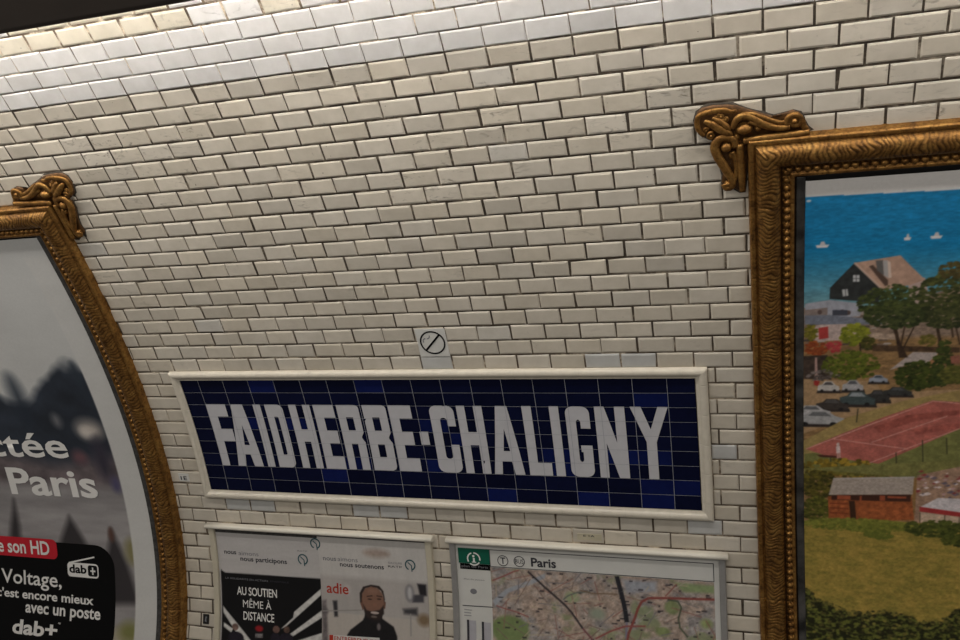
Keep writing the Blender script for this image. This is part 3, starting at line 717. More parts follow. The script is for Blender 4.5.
    for i in range(46):
        a, b = (0.6289, -0.4662), (0.7889, -0.5827); x = r.uniform(a[0], b[0]); s = r.uniform(b[1], a[1])-.06*(x-a[0]); k = r.uniform(.005, .016)
        p.poly([(x-k, s), (x, s-k*.5), (x+k, s+k*.1), (x+k*.2, s+k*.6)], [(224, 206, 204), (190, 150, 146), (240, 232, 232), (150, 60, 60), (110, 96, 110)][r.integers(5)])
    p.poly([(0.6441, -0.6386), (0.7107, -0.5924), (0.8254, -0.5933), (0.8279, -0.6539), (0.7515, -0.6554)], (214, 204, 206), tex=.08); p.poly([(0.6440, -0.6362), (0.8282, -0.6599), (0.8290, -0.6805), (0.6446, -0.6584)], (176, 52, 52)); p.poly([(0.6446, -0.6608), (0.8290, -0.6805), (0.8307, -0.7289), (0.6438, -0.7077)], (206, 176, 150), tex=.12)
    for a in ((0.6467, -0.6632), (0.7375, -0.6707), (0.7907, -0.6777)): p.line(a, (a[0], a[1]-.055), .004, (96, 80, 60))
    p.poly([(0.2949, -0.6024), (0.6132, -0.5882), (0.6258, -0.6988), (0.5462, -0.7056), (0.2979, -0.7090)], (168, 88, 46), tex=.25, tscale=80); p.poly([(0.3084, -0.5941), (0.6111, -0.5808), (0.6100, -0.6155), (0.3084, -0.6196)], (70, 38, 26))
    for a, b in (((0.3312, -0.5969), (0.3828, -0.6161)), ((0.4184, -0.5969), (0.4258, -0.6217)), ((0.4942, -0.5910), (0.5146, -0.6150)), ((0.5242, -0.5921), (0.5939, -0.6014))): p.poly([a, (b[0], a[1]), b, (a[0], b[1])], (176, 84, 52))
    for y0, y1 in (((0.3022, -0.6364), (0.3747, -0.6367)), ((0.3022, -0.6580), (0.3748, -0.6594)), ((0.3022, -0.6808), (0.3749, -0.6822))): p.line(y0, y1, .006, (132, 56, 28))
    p.poly([(0.3767, -0.6215), (0.3992, -0.6204), (0.4060, -0.7082), (0.3833, -0.7094)], (66, 40, 24))
    p.poly([(0.3154, -0.5176), (0.6223, -0.4999), (0.6189, -0.5805), (0.2980, -0.5971)], (178, 162, 150), tex=.06, tscale=90); p.line((0.3154, -0.5176), (0.6223, -0.4999), .005, (190, 182, 180))
    p.poly([(0.6204, -0.4999), (0.6306, -0.5156), (0.6273, -0.6765), (0.6171, -0.5843)], (150, 110, 60))
    # meadow
    p.poly([(0.1832, -0.7317), (0.4552, -0.7043), (0.8304, -0.7204), (0.8955, -1.1251), (0.1758, -1.1892)], (150, 140, 52), tex=.0)
    mm = (p.S < (0.1831, -0.7445)[1]); f = fbm(X*26, S*60, 41)*.6+fbm(X*90, S*190, 43)*.4
    k = np.clip((f-.28)*2.4, 0, 1)[..., None]; field = np.array((134, 122, 50))*(1-k)+np.array((182, 150, 66))*k
    p.C = np.where(mm[..., None], field, p.C)
    p.foliage((0.1942, -0.7055), (0.6171, -0.7634), (92, 98, 30), (146, 146, 56), 230, .009, 44); p.foliage((0.5861, -0.6973), (0.8514, -0.7759), (44, 52, 16), (104, 110, 40), 180, .009, 45); p.foliage((0.7257, -0.7691), (0.8524, -0.8096), (48, 54, 16), (108, 112, 40), 60, .009, 46)
    p.foliage((0.4351, -0.7555), (0.5474, -0.7947), (88, 96, 30), (130, 132, 50), 60, .008, 47)
    # dark hedge at the bottom
    hp_ = [(0.1681, -1.0236), (0.2113, -1.0451), (0.2482, -1.0976), (0.3915, -1.1401), (0.5271, -1.1283), (0.6791, -1.1620), (0.7589, -1.1373), (0.8003, -1.0869), (0.8762, -1.0920)]
    hed = np.interp(X, [q[0] for q in hp_], [q[1] for q in hp_])+.05*(fbm(X*40, S*0, 48)-.5)
    f = fbm(X*70, S*110, 49); k = np.clip((f-.42)*4, 0, 1)[..., None]
    hc = np.array((34, 36, 14))*(1-k)+np.array((112, 116, 46))*k
    m = np.clip((hed-S)/.012, 0, 1)[..., None]; p.C = p.C*(1-m)+hc*m
    r = np.random.default_rng(50)
    for i in range(420):
        x = r.uniform(.18, .80); s0_ = np.interp(x, [q[0] for q in hp_], [q[1] for q in hp_]); s_ = s0_-r.random()**1.6*.30+.006; k_ = .006*(.5+r.random()); t_ = r.random()
        p.poly(circ((x, s_), k_*1.1, k_*.8, 6), np.array((36, 34, 18))*(1-t_)+np.array((142, 132, 58))*t_, soft=p.d*1.2)
    for _ in range(1):          # print softness
        q = p.C.copy(); q[1:-1, 1:-1] = .4*q[1:-1, 1:-1]+.15*(q[:-2, 1:-1]+q[2:, 1:-1]+q[1:-1, :-2]+q[1:-1, 2:]); p.C = q
    p.C = p.C*(1+.26*(fbm(X*110, S*130, 60)-.5)*(S < .24))[..., None]
    gl = p.C.mean(-1, keepdims=True); p.C = np.where((S < .26)[..., None], gl+(p.C-gl)*.9, p.C)
    o = p.build('billboard_poster', .018, M_GLOSSPRINT)
    tag(o, 'poster of a seaside village with tennis court and blue sea, in the right frame', 'poster')
seaside()

# ------------------------------------------------------------------ radio advertisement in the left frame
def radio():
    xs = np.concatenate([np.arange(-5.23, -4.46, .03), np.arange(-4.46, -3.218, .006)]); ss = np.concatenate([np.arange(-1.93, -1.66, .03), np.arange(-1.66, .818, .006)])
    p = Print(xs, ss, (198, 198, 200)); X, S = p.X, p.S
    edge = -3.408
    pic = np.clip((edge-X)/.008, 0, 1)*np.clip((.72-S)/.02, 0, 1)
    f = fbm(X*3.2, S*4.2, 71)
    sky = np.array((202, 202, 200))*(1-.05*(f-.5))[..., None]
    C = sky
    # out-of-focus tree line, street, cones
    top = (-4.0114, -0.0604)[1]+.07*np.sin(X*9+2.2)+.16*(f-.5)+.10*np.clip((X+3.65)/.22, 0, 1)
    m = np.clip((top-S)/.07, 0, 1)[..., None]
    trees = np.array((44, 50, 60))*(.75+.55*fbm(X*7, S*7, 72))[..., None]
    C = C*(1-m)+trees*m
    mid = (-4.2155, -0.4974)[1]+.03*np.sin(X*7); m = np.clip((mid-S)/.10, 0, 1)[..., None]
    C = C*(1-m)+(np.array((104, 94, 96))*(.65+.8*fbm(X*8, S*10, 73))[..., None])*m
    st = (-4.2823, -0.6760)[1]; m = np.clip((st-S)/.07, 0, 1)[..., None]
    C = C*(1-m)+(np.array((150, 146, 146))*(.8+.4*fbm(X*2.5, S*12, 74))[..., None])*m
    lo = (-4.4072, -1.5283)[1]; m = np.clip((lo-S)/.06, 0, 1)[..., None]
    C = C*(1-m)+(np.array((168, 160, 140))*(.85+.3*fbm(X*3, S*8, 75))[..., None])*m
    p.C = C
    p.ell((-3.5949, -0.2914), (-3.4233, -0.4081), (186, 176, 168), soft=.09); p.ell((-3.5782, -0.3313), (-3.4956, -0.3997), (208, 200, 192), soft=.05); p.ell((-3.7437, -0.2529), (-3.6887, -0.3330), (116, 116, 120), soft=.06)
    p.ell((-3.5431, -0.4106), (-3.4303, -0.6651), (58, 54, 66), soft=.09); p.ell((-3.6912, -0.4842), (-3.5880, -0.5715), (110, 80, 86), soft=.06); p.ell((-3.4686, -0.6468), (-3.4035, -0.7423), (84, 80, 110), soft=.05); p.ell((-3.9620, -0.0096), (-3.8831, -0.3156), (40, 48, 60), soft=.12); p.ell((-3.4722, 0.0758), (-3.4258, -0.0718), (48, 56, 66), soft=.05)
    for a, b, c in (((-3.8269, -0.9111), (-3.9666, -1.1769), (-3.6896, -1.1817)), ((-3.5364, -0.9776), (-3.6671, -1.4359), (-3.3742, -1.4126)), ((-4.2233, -0.8216), (-4.3276, -1.1529), (-4.2329, -1.1470))):
        p.poly([a, ((a[0]+b[0])/2-.01, (a[1]+b[1])/2), b, c, ((a[0]+c[0])/2+.01, (a[1]+c[1])/2)], (58, 54, 56), soft=.05)
    p.ell((-3.4551, -1.0304), (-3.3693, -1.1828), (134, 128, 90), soft=.06); p.ell((-3.5074, -1.5196), (-3.3601, -1.6321), (126, 126, 76), soft=.07); p.ell((-3.5612, -0.9674), (-3.5229, -1.0573), (92, 66, 58), soft=.03)
    # paper margin on the right, then faint creases
    p.put(np.clip((X-edge)/.010, 0, 1), (204, 203, 200)); p.put(np.clip((S-.70)/.02, 0, 1), (202, 202, 200))
    p.C = p.C*(1+.035*(fbm(X*5, S*14, 77)-.5))[..., None]
    o = p.build('billboard_poster', .018, M_PRINT)
    tag(o, 'radio advertisement with blurred street and black panel, in the left frame', 'poster')
    n = .0188
    a, b = (-4.3961, -1.1333), (-3.5324, -1.5429)
    x1 = (-3.5435, -1.3718)[0]; top = (-3.7046, -1.0820)[1]; bot = (-3.6679, -1.7308)[1]
    flat('black_panel', [rrect(-4.75, bot, x1, top, .13, 'bc')], n, M_BLACKINK, o)
    flat('red_label', [rrect(-4.75, (-4.1103, -1.1885)[1], (-3.9537, -1.1181)[0], (-4.0934, -1.0654)[1], .035, 'bc')], n+.001, M_REDINK, o)
    T = lambda s, p0, p1, pt, bold=.02, xh=False, k=0: text(s, p0, p1[0], pt[1]-p0[1], n+.002+k, M_WHITEINK, o, bold, xh, ds=.05)
    T('ctée', (-4.3160, -0.5321), (-3.7096, -0.5398), (-4.1298, -0.4277), .016, True); T('Paris', (-4.2228, -0.7798), (-3.5768, -0.7740), (-4.1455, -0.6142), .024)
    T('le son HD', (-4.4300, -1.1640), (-4.0098, -1.1588), (-4.0962, -1.0821), .02, k=.001)
    T('Voltage,', (-4.3990, -1.3567), (-3.9356, -1.3503), (-4.3867, -1.2722), .010); T("c'est encore mieux", (-4.4369, -1.4422), (-3.6999, -1.4320), (-4.4798, -1.4088), .022, True)
    T('avec un poste', (-4.2076, -1.5233), (-3.6473, -1.5143), (-4.2108, -1.4790), .022, True); T('dab+', (-4.2958, -1.6519), (-3.9537, -1.6392), (-4.3041, -1.5999), .030, True)
    text('*', (-3.9528, -1.5832), (-3.9311, -1.5770)[0], .02, n+.002, M_WHITEINK, o)
    # the little radio emblem
    x0, x1_, s0, s1 = (-3.8854, -1.2404)[0], (-3.6582, -1.2249)[0], (-3.7744, -1.2847)[1], (-3.7680, -1.1983)[1]
    flat('emblem', [rrect(x0, s0, x1_, s1, .022), rrect(x0+(x1_-x0)*.66, s0+.010, x1_-.008, s1-.010, .014)], n+.002, M_WHITEINK, o)
    text('dab', (x0+.014, s0+(s1-s0)*.30), x0+(x1_-x0)*.62, (s1-s0)*.36, n+.004, M_BLACKINK, o, .03, True)
    cx, cs = x0+(x1_-x0)*.82, (s0+s1)/2; flat('plus_mark', [stroke((cx-.018, cs), (cx+.018, cs), .010)], n+.003, M_WHITEINK, o); flat('plus_mark', [stroke((cx, cs-.022), (cx, cs+.022), .010)], n+.0034, M_WHITEINK, o)
    flat('aerial', [stroke((x0+.012, s1-.004), (-3.6814, -1.1562), .009)], n+.002, M_WHITEINK, o)
radio()

# ------------------------------------------------------------------ the station name panel
def station_sign():
    rect = SIGN
    t = base('station_sign', -1.52, -.375, 'long dark blue tiled name panel with white capitals and cream moulding', 'sign')
    cols = [-2.8125]+[-2.703+.1475*k for k in range(17)]+[-.2275]; rows = [-.042, -.120, -.192, -.265, -.338, -.411, -.485, -.557, -.633, -.706]
    V, F, C, K = [], [], [], 0
    for a, b in zip(cols[:-1], cols[1:]):
        for q, (s1, s0) in enumerate(zip(rows[:-1], rows[1:])):
            c = np.array(lin((10, 15, 44)))*random.uniform(.75, 1.2)
            if random.random() < .10: c = np.array(lin((14, 24, 74)))*random.uniform(.9, 1.15)
            tx, ts = random.gauss(0, .0004), random.gauss(0, .0004)
            for e, h in ((0, 0), (.001, .004)):
                for i, (px, ps) in enumerate(((a+e, s0+e), (b-e, s0+e), (b-e, s1-e), (a+e, s1-e))):
                    V.append((px, ps, h+(tx*(1 if i in (1, 2) else -1)+ts*(1 if i > 1 else -1) if e else 0)))
            for z in range(4): F.append((K+z, K+(z+1) % 4, K+4+(z+1) % 4, K+4+z)); C.append(c)
            F.append((K+4, K+5, K+6, K+7)); C.append(c); K += 8
    V = np.array(V); me = mesh_from('tile_panel', wall(V[:, 0], V[:, 1], V[:, 2]), F, False); facecolor(me, np.array(C))
    fix(link('tile_panel', me, M_BLUE, t))
    # letters
    TOP, BOT, n = -.1895, -.5555, .0048
    R1, R2, R3, R4 = -.262, -.336, -.409, -.483
    def box(x0, x1, s0=BOT, s1=TOP): return [(x0, s0), (x1, s0), (x1, s1), (x0, s1)]
    def E(x0, xs, x1, xm): return [[(x0, BOT), (x1, BOT), (x1, R4), (xs, R4), (xs, R3), (xm, R3), (xm, R2), (xs, R2), (xs, R1), (x1, R1), (x1, TOP), (x0, TOP)]]
    def H(a, b, c, d): return [[(a, BOT), (b, BOT), (b, R3+.006), (c, R3+.006), (c, BOT), (d, BOT), (d, TOP), (c, TOP), (c, R2+.004), (b, R2+.004), (b, TOP), (a, TOP)]]
    def Aa(l0, l1, r0, r1, t0, t1, ap, h0, h1, c0, c1): return [[(l0, BOT), (l1, BOT), (c0, -.487), (c1, -.487), (r0, BOT), (r1, BOT), (t1, TOP), (t0, TOP)], [(ap, -.310), (h0, -.431), (h1, -.431)]]
    def rnd(x0, x1, s0, s1, r, c): return rrect(x0, s0, x1, s1, r, c, 6)
    def Cc(x0, a, b, x1, e, st, g=None):
        o = rrect(x0, BOT, x1, TOP, .036, 'abcd', 6); i = rrect(a, R4+.003, b, R1+.006, .016, 'abcd', 6)
        lo = [p for p in o if True]
        # outer: start at lower terminal, go round clockwise
        outer = rrect(x0, BOT, x1, TOP, .036, 'abcd', 6)
        aL, bR, cR, dL = outer[0:7], outer[7:14], outer[14:21], outer[21:28]
        ia, ib, ic, id_ = i[0:7], i[7:14], i[14:21], i[21:28]
        low = [(x1, st), (b, st)] if g is None else [(x1, st), (g, st), (g, st-.034), (b, st-.034)]
        return [[(x1, e)]+cR+dL+aL+bR+low+ib[::-1]+ia[::-1]+id_[::-1]+ic[::-1]+[(b, e)]]
    def notch(x1, s, d=.010): return [(x1, s+.034), (x1-d, s+.006), (x1-d, s-.006), (x1, s-.034)]
    def ch(*pts): return [list(pts)]
    def bowl(x0, x1, cut, foot):       # B and R outlines
        r = .020
        up = [(x1-r+r*math.sin(a), TOP-r+r*math.cos(a)) for a in np.linspace(0, math.pi/2, 6)]
        mid = [(x1, -.345), (x1-.014, -.369), (x1-.014, -.377), (x1, -.401)]
        return up+mid
    L = []
    L.append(('F', [[(-2.704, BOT), (-2.656, BOT), (-2.656, R3), (-2.585, R3), (-2.585, R2), (-2.652, R2), (-2.652, R1), (-2.587, R1), (-2.587, TOP), (-2.704, TOP)]]))
    L.append(('A', Aa(-2.604, -2.556, -2.504, -2.450, -2.552, -2.484, -2.520, -2.536, -2.504, -2.546, -2.514)))
    L.append(('I', [box(-2.422, -2.379)]))
    L.append(('D', [rrect(-2.354, BOT, -2.253, TOP, .030, 'bc'), rrect(-2.314, R4+.001, -2.290, R1+.002, .008, 'bc')]))
    L.append(('H', H(-2.216, -2.174, -2.137, -2.096)))
    L.append(('E', E(-2.078, -2.030, -1.966, -1.973)))
    up = bowl(-1.949, -1.830, 0, 0)
    L.append(('R', [[(-1.949, BOT), (-1.909, BOT), (-1.909, R3), (-1.874, R3), (-1.874, BOT), (-1.831, BOT), (-1.831, -.405)]+up[::-1]+[(-1.949, TOP)], box(-1.908, -1.869, R2+.003, R1+.003)]))
    up = bowl(-1.809, -1.684, 0, 0)
    L.append(('B', [[(-1.809, BOT), (-1.706, BOT), (-1.690, BOT+.008), (-1.684, BOT+.024)]+up[::-1]+[(-1.809, TOP)], box(-1.766, -1.727, R2+.003, R1+.004), box(-1.766, -1.728, R4+.002, R3)]))
    L.append(('E', E(-1.670, -1.622, -1.554, -1.566)))
    L.append(('-', [box(-1.531, -1.487, -.406, -.334)]))
    L.append(('C', Cc(-1.460, -1.413, -1.378, -1.337, -.302, -.403)))
    L.append(('H', H(-1.321, -1.280, -1.237, -1.195)))
    L.append(('A', Aa(-1.178, -1.138, -1.074, -1.027, -1.129, -1.074, -1.103, -1.119, -1.087, -1.132, -1.085)))
    L.append(('L', [[(-1.003, BOT), (-.893, BOT), (-.893, R4-.006), (-.959, R4-.006), (-.959, TOP), (-1.003, TOP)]]))
    L.append(('I', [box(-.875, -.832)]))
    L.append(('G', Cc(-.803, -.758, -.738, -.694, -.304, -.392, -.746)))
    L.append(('N', [[(-.669, BOT), (-.628, BOT), (-.628, -.378), (-.581, BOT), (-.535, BOT), (-.535, TOP), (-.580, TOP), (-.580, -.375), (-.626, TOP), (-.669, TOP)]]))
    L.append(('Y', [[(-.449, BOT), (-.405, BOT), (-.405, -.368), (-.347, TOP), (-.391, TOP), (-.427, -.304), (-.464, TOP), (-.511, TOP), (-.449, -.368)]]))
    for c, loops in L:
        flat('hyphen' if c == '-' else 'letter', loops, n, M_LETTER, t, .02, .0006)
    # pale joints over tiles and letters
    jt = Relief()
    V, F = [], []
    def strip(x0, x1, s0, s1):
        m = max(2, int((s1-s0)/.03)+2); b = len(V)
        for s in np.linspace(s0, s1, m): V.extend([(x0, s, .0060), (x1, s, .0060)])
        for i in range(m-1): F.append((b+2*i, b+2*i+1, b+2*i+3, b+2*i+2))
    for x in cols[1:-1]: strip(x-.0010, x+.0010, rows[-1], rows[0])
    for s in rows[1:-1]: strip(cols[0], cols[-1], s-.0007, s+.0007)
    V = np.array(V); fix(link('grout_lines', mesh_from('grout_lines', wall(V[:, 0], V[:, 1], V[:, 2]), F, False), M_JOINT, t))
    # cream moulding on four sides
    def prof(U, A):
        w = .050; h = np.where(U < .002, -.006, .006+.018*np.sqrt(np.clip(1-((U-.019)/.019)**2, 0, 1)))
        h = np.where(U > .034, .013-.005*np.clip((U-.034)/.012, 0, 1), h)
        qj = (A+.07) % .1475; return h-np.where(qj < .003, .0016, 0)
    for sd in 'tlrb': rail('moulding', rect, sd, .050, prof, M_MOLD, t, .0025, .0016 if sd in 'lr' else .003)
station_sign()

# ------------------------------------------------------------------ no-smoking sticker and small marks on the tiles
def nosmoking():
    x0, x1, s0, s1 = -1.443, -1.298, .074, .219
    o = slab('no_smoking_sign', x0, x1, s0, s1, .0012, .0026, M_WHITEPAPER, None, .0006)
    tag(o, 'small square no smoking sign on the tiles above the name panel', 'sign')
    c = ((x0+x1)/2+.002, (s0+s1)/2+.001)
    flat('prohibition_ring', [circ(c, .061, .061, 40), circ(c, .0535, .0535, 40)], .0032, M_BLACKINK, o)
    flat('prohibition_bar', [stroke((c[0]-.040, c[1]-.041), (c[0]+.040, c[1]+.041), .0095)], .0034, M_BLACKINK, o)
    flat('smoke_wisp', [arcband((c[0]-.030, c[1]+.008), .014, .005, 1.6, 3.6)], .0032, M_GREYINK, o); flat('smoke_wisp', [arcband((c[0]-.022, c[1]+.034), .013, .005, 4.6, 6.6)], .0032, M_GREYINK, o)
nosmoking()
def tags():
    a = (-3.0224, -0.6109); b = (-2.9537, -0.6755)
    o = slab('number_sticker', -3.01, -2.945, -.665, -.618, .001, .0022, M_WHITEPAPER, None, .0005)
    tag(o, 'tiny white number sticker on a tile between the radio advertisement and the sign', 'sticker')
    text('1E', (-2.998, -.656), -2.958, .022, .0030, M_DARKINK, o, .02)
    o = slab('small_plate', -2.953, -2.915, -1.490, -1.436, .001, .005, M_PLATE, None, .001)
    tag(o, 'tiny black plate on a tile left of the community posters', 'plate')
    flat('mark', [[(-2.940, -1.475), (-2.928, -1.479), (-2.931, -1.462), (-2.925, -1.450), (-2.935, -1.447), (-2.938, -1.460)]], .0056, M_GREYINK, o)
    o = slab('tile_label', -.805, -.688, -.886, -.853, .001, .0024, simple('faded_cream_label', (188, 180, 156), .5, 0, .08, 30), None, .0006)
    tag(o, 'faded cream label strip on a tile just above the city map', 'label')
    text('E 1A', (-.775, -.868), -.722, .010, .0032, M_DARKINK, o, .01)
tags()

# ------------------------------------------------------------------ display cases under the sign
def display_case(x0, x1, stop, sbot, sidemat, label, rw):
    t = base('display_case', (x0+x1)/2, stop, label, 'display case', 'wall display cases under the sign')
    # half-round white bar along the top
    k = 9; prof = [(stop-.032, -.004)]+[(stop-.0185-.0135*math.cos(math.pi*i/k), .018+.016*math.sin(math.pi*i/k)) for i in range(k+1)]+[(stop-.005, -.004)]
    V, F = [], []
    xs = np.linspace(x0-.012, x1+.012, 12)
    for x in xs: V += [(x, s, n) for s, n in prof]
    V = np.array(V); F = grid_faces(len(xs), len(prof))[:, ::-1].tolist(); me = mesh_from('top_bar', wall(V[:, 0], V[:, 1], V[:, 2]), F)
    m = len(prof); bm = bmesh.new(); bm.from_mesh(me); bm.verts.ensure_lookup_table()
    bm.faces.new([bm.verts[i] for i in range(m)]); bm.faces.new([bm.verts[len(bm.verts)-m+i] for i in range(m)][::-1]); bm.to_mesh(me); bm.free()
    fix(link('top_bar', me, M_WHITERAIL, t))
    slab('side_rail', x0, x0+rw, sbot, stop-.030, -.004, .020, sidemat, t, .004); slab('side_rail', x1-rw, x1, sbot, stop-.030, -.004, .020, sidemat, t, .004)
    slab('bottom_rail', x0+rw, x1-rw, sbot, sbot+rw, -.004, .020, sidemat, t, .004)
    slab('back_board', x0+rw-.002, x1-rw+.002, sbot+rw, stop-.034, -.003, .004, M_DARKTRIM, t, .001)
    return t
display_case(-2.871, -1.553, -.903, -2.02, M_CREAMRAIL, 'cream wall case holding two community posters', .034)
display_case(-1.457, -.132, -.903, -2.02, M_ALU, 'grey metal wall case holding the city map', .030)

def emblem(c, r, mat, o, n):
    flat('emblem', [arcband(c, r, r*.26, -1.2, 4.3, 26)], n, mat, o)
    flat('emblem', [stroke((c[0]-r*.5, c[1]+r*.55), (c[0]+r*.25, c[1]-r*.1), r*.2)], n, mat, o); flat('emblem', [stroke((c[0]+r*.25, c[1]-r*.05), (c[0]+r*.3, c[1]-r*1.35), r*.2)], n, mat, o)
NP = .0055
def solidarity_poster():
    xs = np.arange(-2.836, -2.186, .005); ss = np.arange(-1.98, -.955, .005)
    p = Print(xs, ss, (190, 186, 184)); X, S = p.X, p.S
    x0, x1 = -2.828, -2.200
    top = (-2.5093, -1.1774)[1]
    p.poly(rrect(x0, -1.985, x1+.05, top+.02, .04, 'd'), (16, 15, 17), soft=.006)
    p.poly([(-2.8198, -1.1811), (-2.7988, -1.1924), (-2.1789, -1.1848), (-2.1754, -1.1384), (-2.8171, -1.1509)], (190, 186, 184))
    # pale beams of light drawn across the black
    for q in ([(-2.8232, -1.3781), (-2.8027, -1.4002), (-2.6324, -1.5589), (-2.6655, -1.5619), (-2.7424, -1.5090), (-2.8172, -1.4188)], [(-2.8164, -1.4699), (-2.7549, -1.5000), (-2.7660, -1.5211), (-2.8157, -1.4931)], [(-2.2046, -1.2377), (-2.2064, -1.2733), (-2.4255, -1.4615), (-2.4542, -1.4739), (-2.3799, -1.4078), (-2.3739, -1.3773)], [(-2.2035, -1.3533), (-2.2041, -1.3931), (-2.3785, -1.5066), (-2.4017, -1.4988)], [(-2.1983, -1.4710), (-2.1975, -1.5097), (-2.2755, -1.5265), (-2.3774, -1.5358)]): p.poly(q, (206, 204, 200), tex=.12)
    for a, b, c in (((-2.7618, -1.4703), (-2.7209, -1.5071), (120, 96, 88)), ((-2.5044, -1.4603), (-2.4617, -1.4992), (110, 84, 76)), ((-2.4372, -1.4575), (-2.3995, -1.4937), (98, 76, 66))): p.ell(a, b, c, tex=.3)
    for a, b in (((-2.7846, -1.5126), (-2.6850, -1.5736)), ((-2.5175, -1.4992), (-2.4572, -1.5528)), ((-2.4595, -1.4941), (-2.3770, -1.5455))): p.ell(a, b, (34, 30, 40), tex=.3)
    p.ell((-2.6148, -1.4678), (-2.5643, -1.5014), (150, 30, 36), soft=.01)
    p.poly([(-2.6134, -1.5136), (-2.5664, -1.5095), (-2.5655, -1.5312), (-2.6124, -1.5354)], (120, 116, 116), tex=.4, tscale=160)
    p.C = p.C*(1+.06*(fbm(X*6, S*30, 81)-.5))[..., None]
    o = p.build('community_poster', NP, M_PRINT); tag(o, 'black poster with white hand-drawn French capitals, left half of the cream case', 'poster')
    n = NP+.0009
    text('nous', (-2.7929, -1.0824), (-2.7161, -1.0861)[0], .012*1.35, n, M_DARKINK, o, .02, True); text('aimons', (-2.7016, -1.0852), (-2.5755, -1.0835)[0], .012*1.3, n, M_GREYINK, o, .0, True); text('nous participons', (-2.6930, -1.1168), (-2.4017, -1.1123)[0], .012*1.4, n, M_DARKINK, o, .02, True)
    emblem((-2.3031, -1.0847), .027, M_TEALINK, o, n); text('RATP', (-2.3304, -1.0423), (-2.2711, -1.0386)[0], .009, n, M_GREYINK, o); emblem((-2.2183, -0.9900), .027, M_TEALINK, o, n)
    text('LA SOLIDARITE EN ACTION', (-2.7989, -1.2264), (-2.5302, -1.2238)[0], .010, n, M_GREYINK, o); text('ENSEMBLE', (-2.5127, -1.2246), (-2.3988, -1.2215)[0], .008, n, M_DARKINK, o)
    text('AU SOUTIEN', (-2.7282, -1.3094), (-2.4755, -1.2941)[0], .044, n+.001, M_WHITEINK, o, .012, spacing=.95); text('MÊME À', (-2.6915, -1.3768), (-2.5126, -1.3624)[0], .040, n+.001, M_WHITEINK, o, .0); text('DISTANCE', (-2.6890, -1.4439), (-2.4955, -1.4296)[0], .044, n+.001, M_WHITEINK, o, .012)
solidarity_poster()
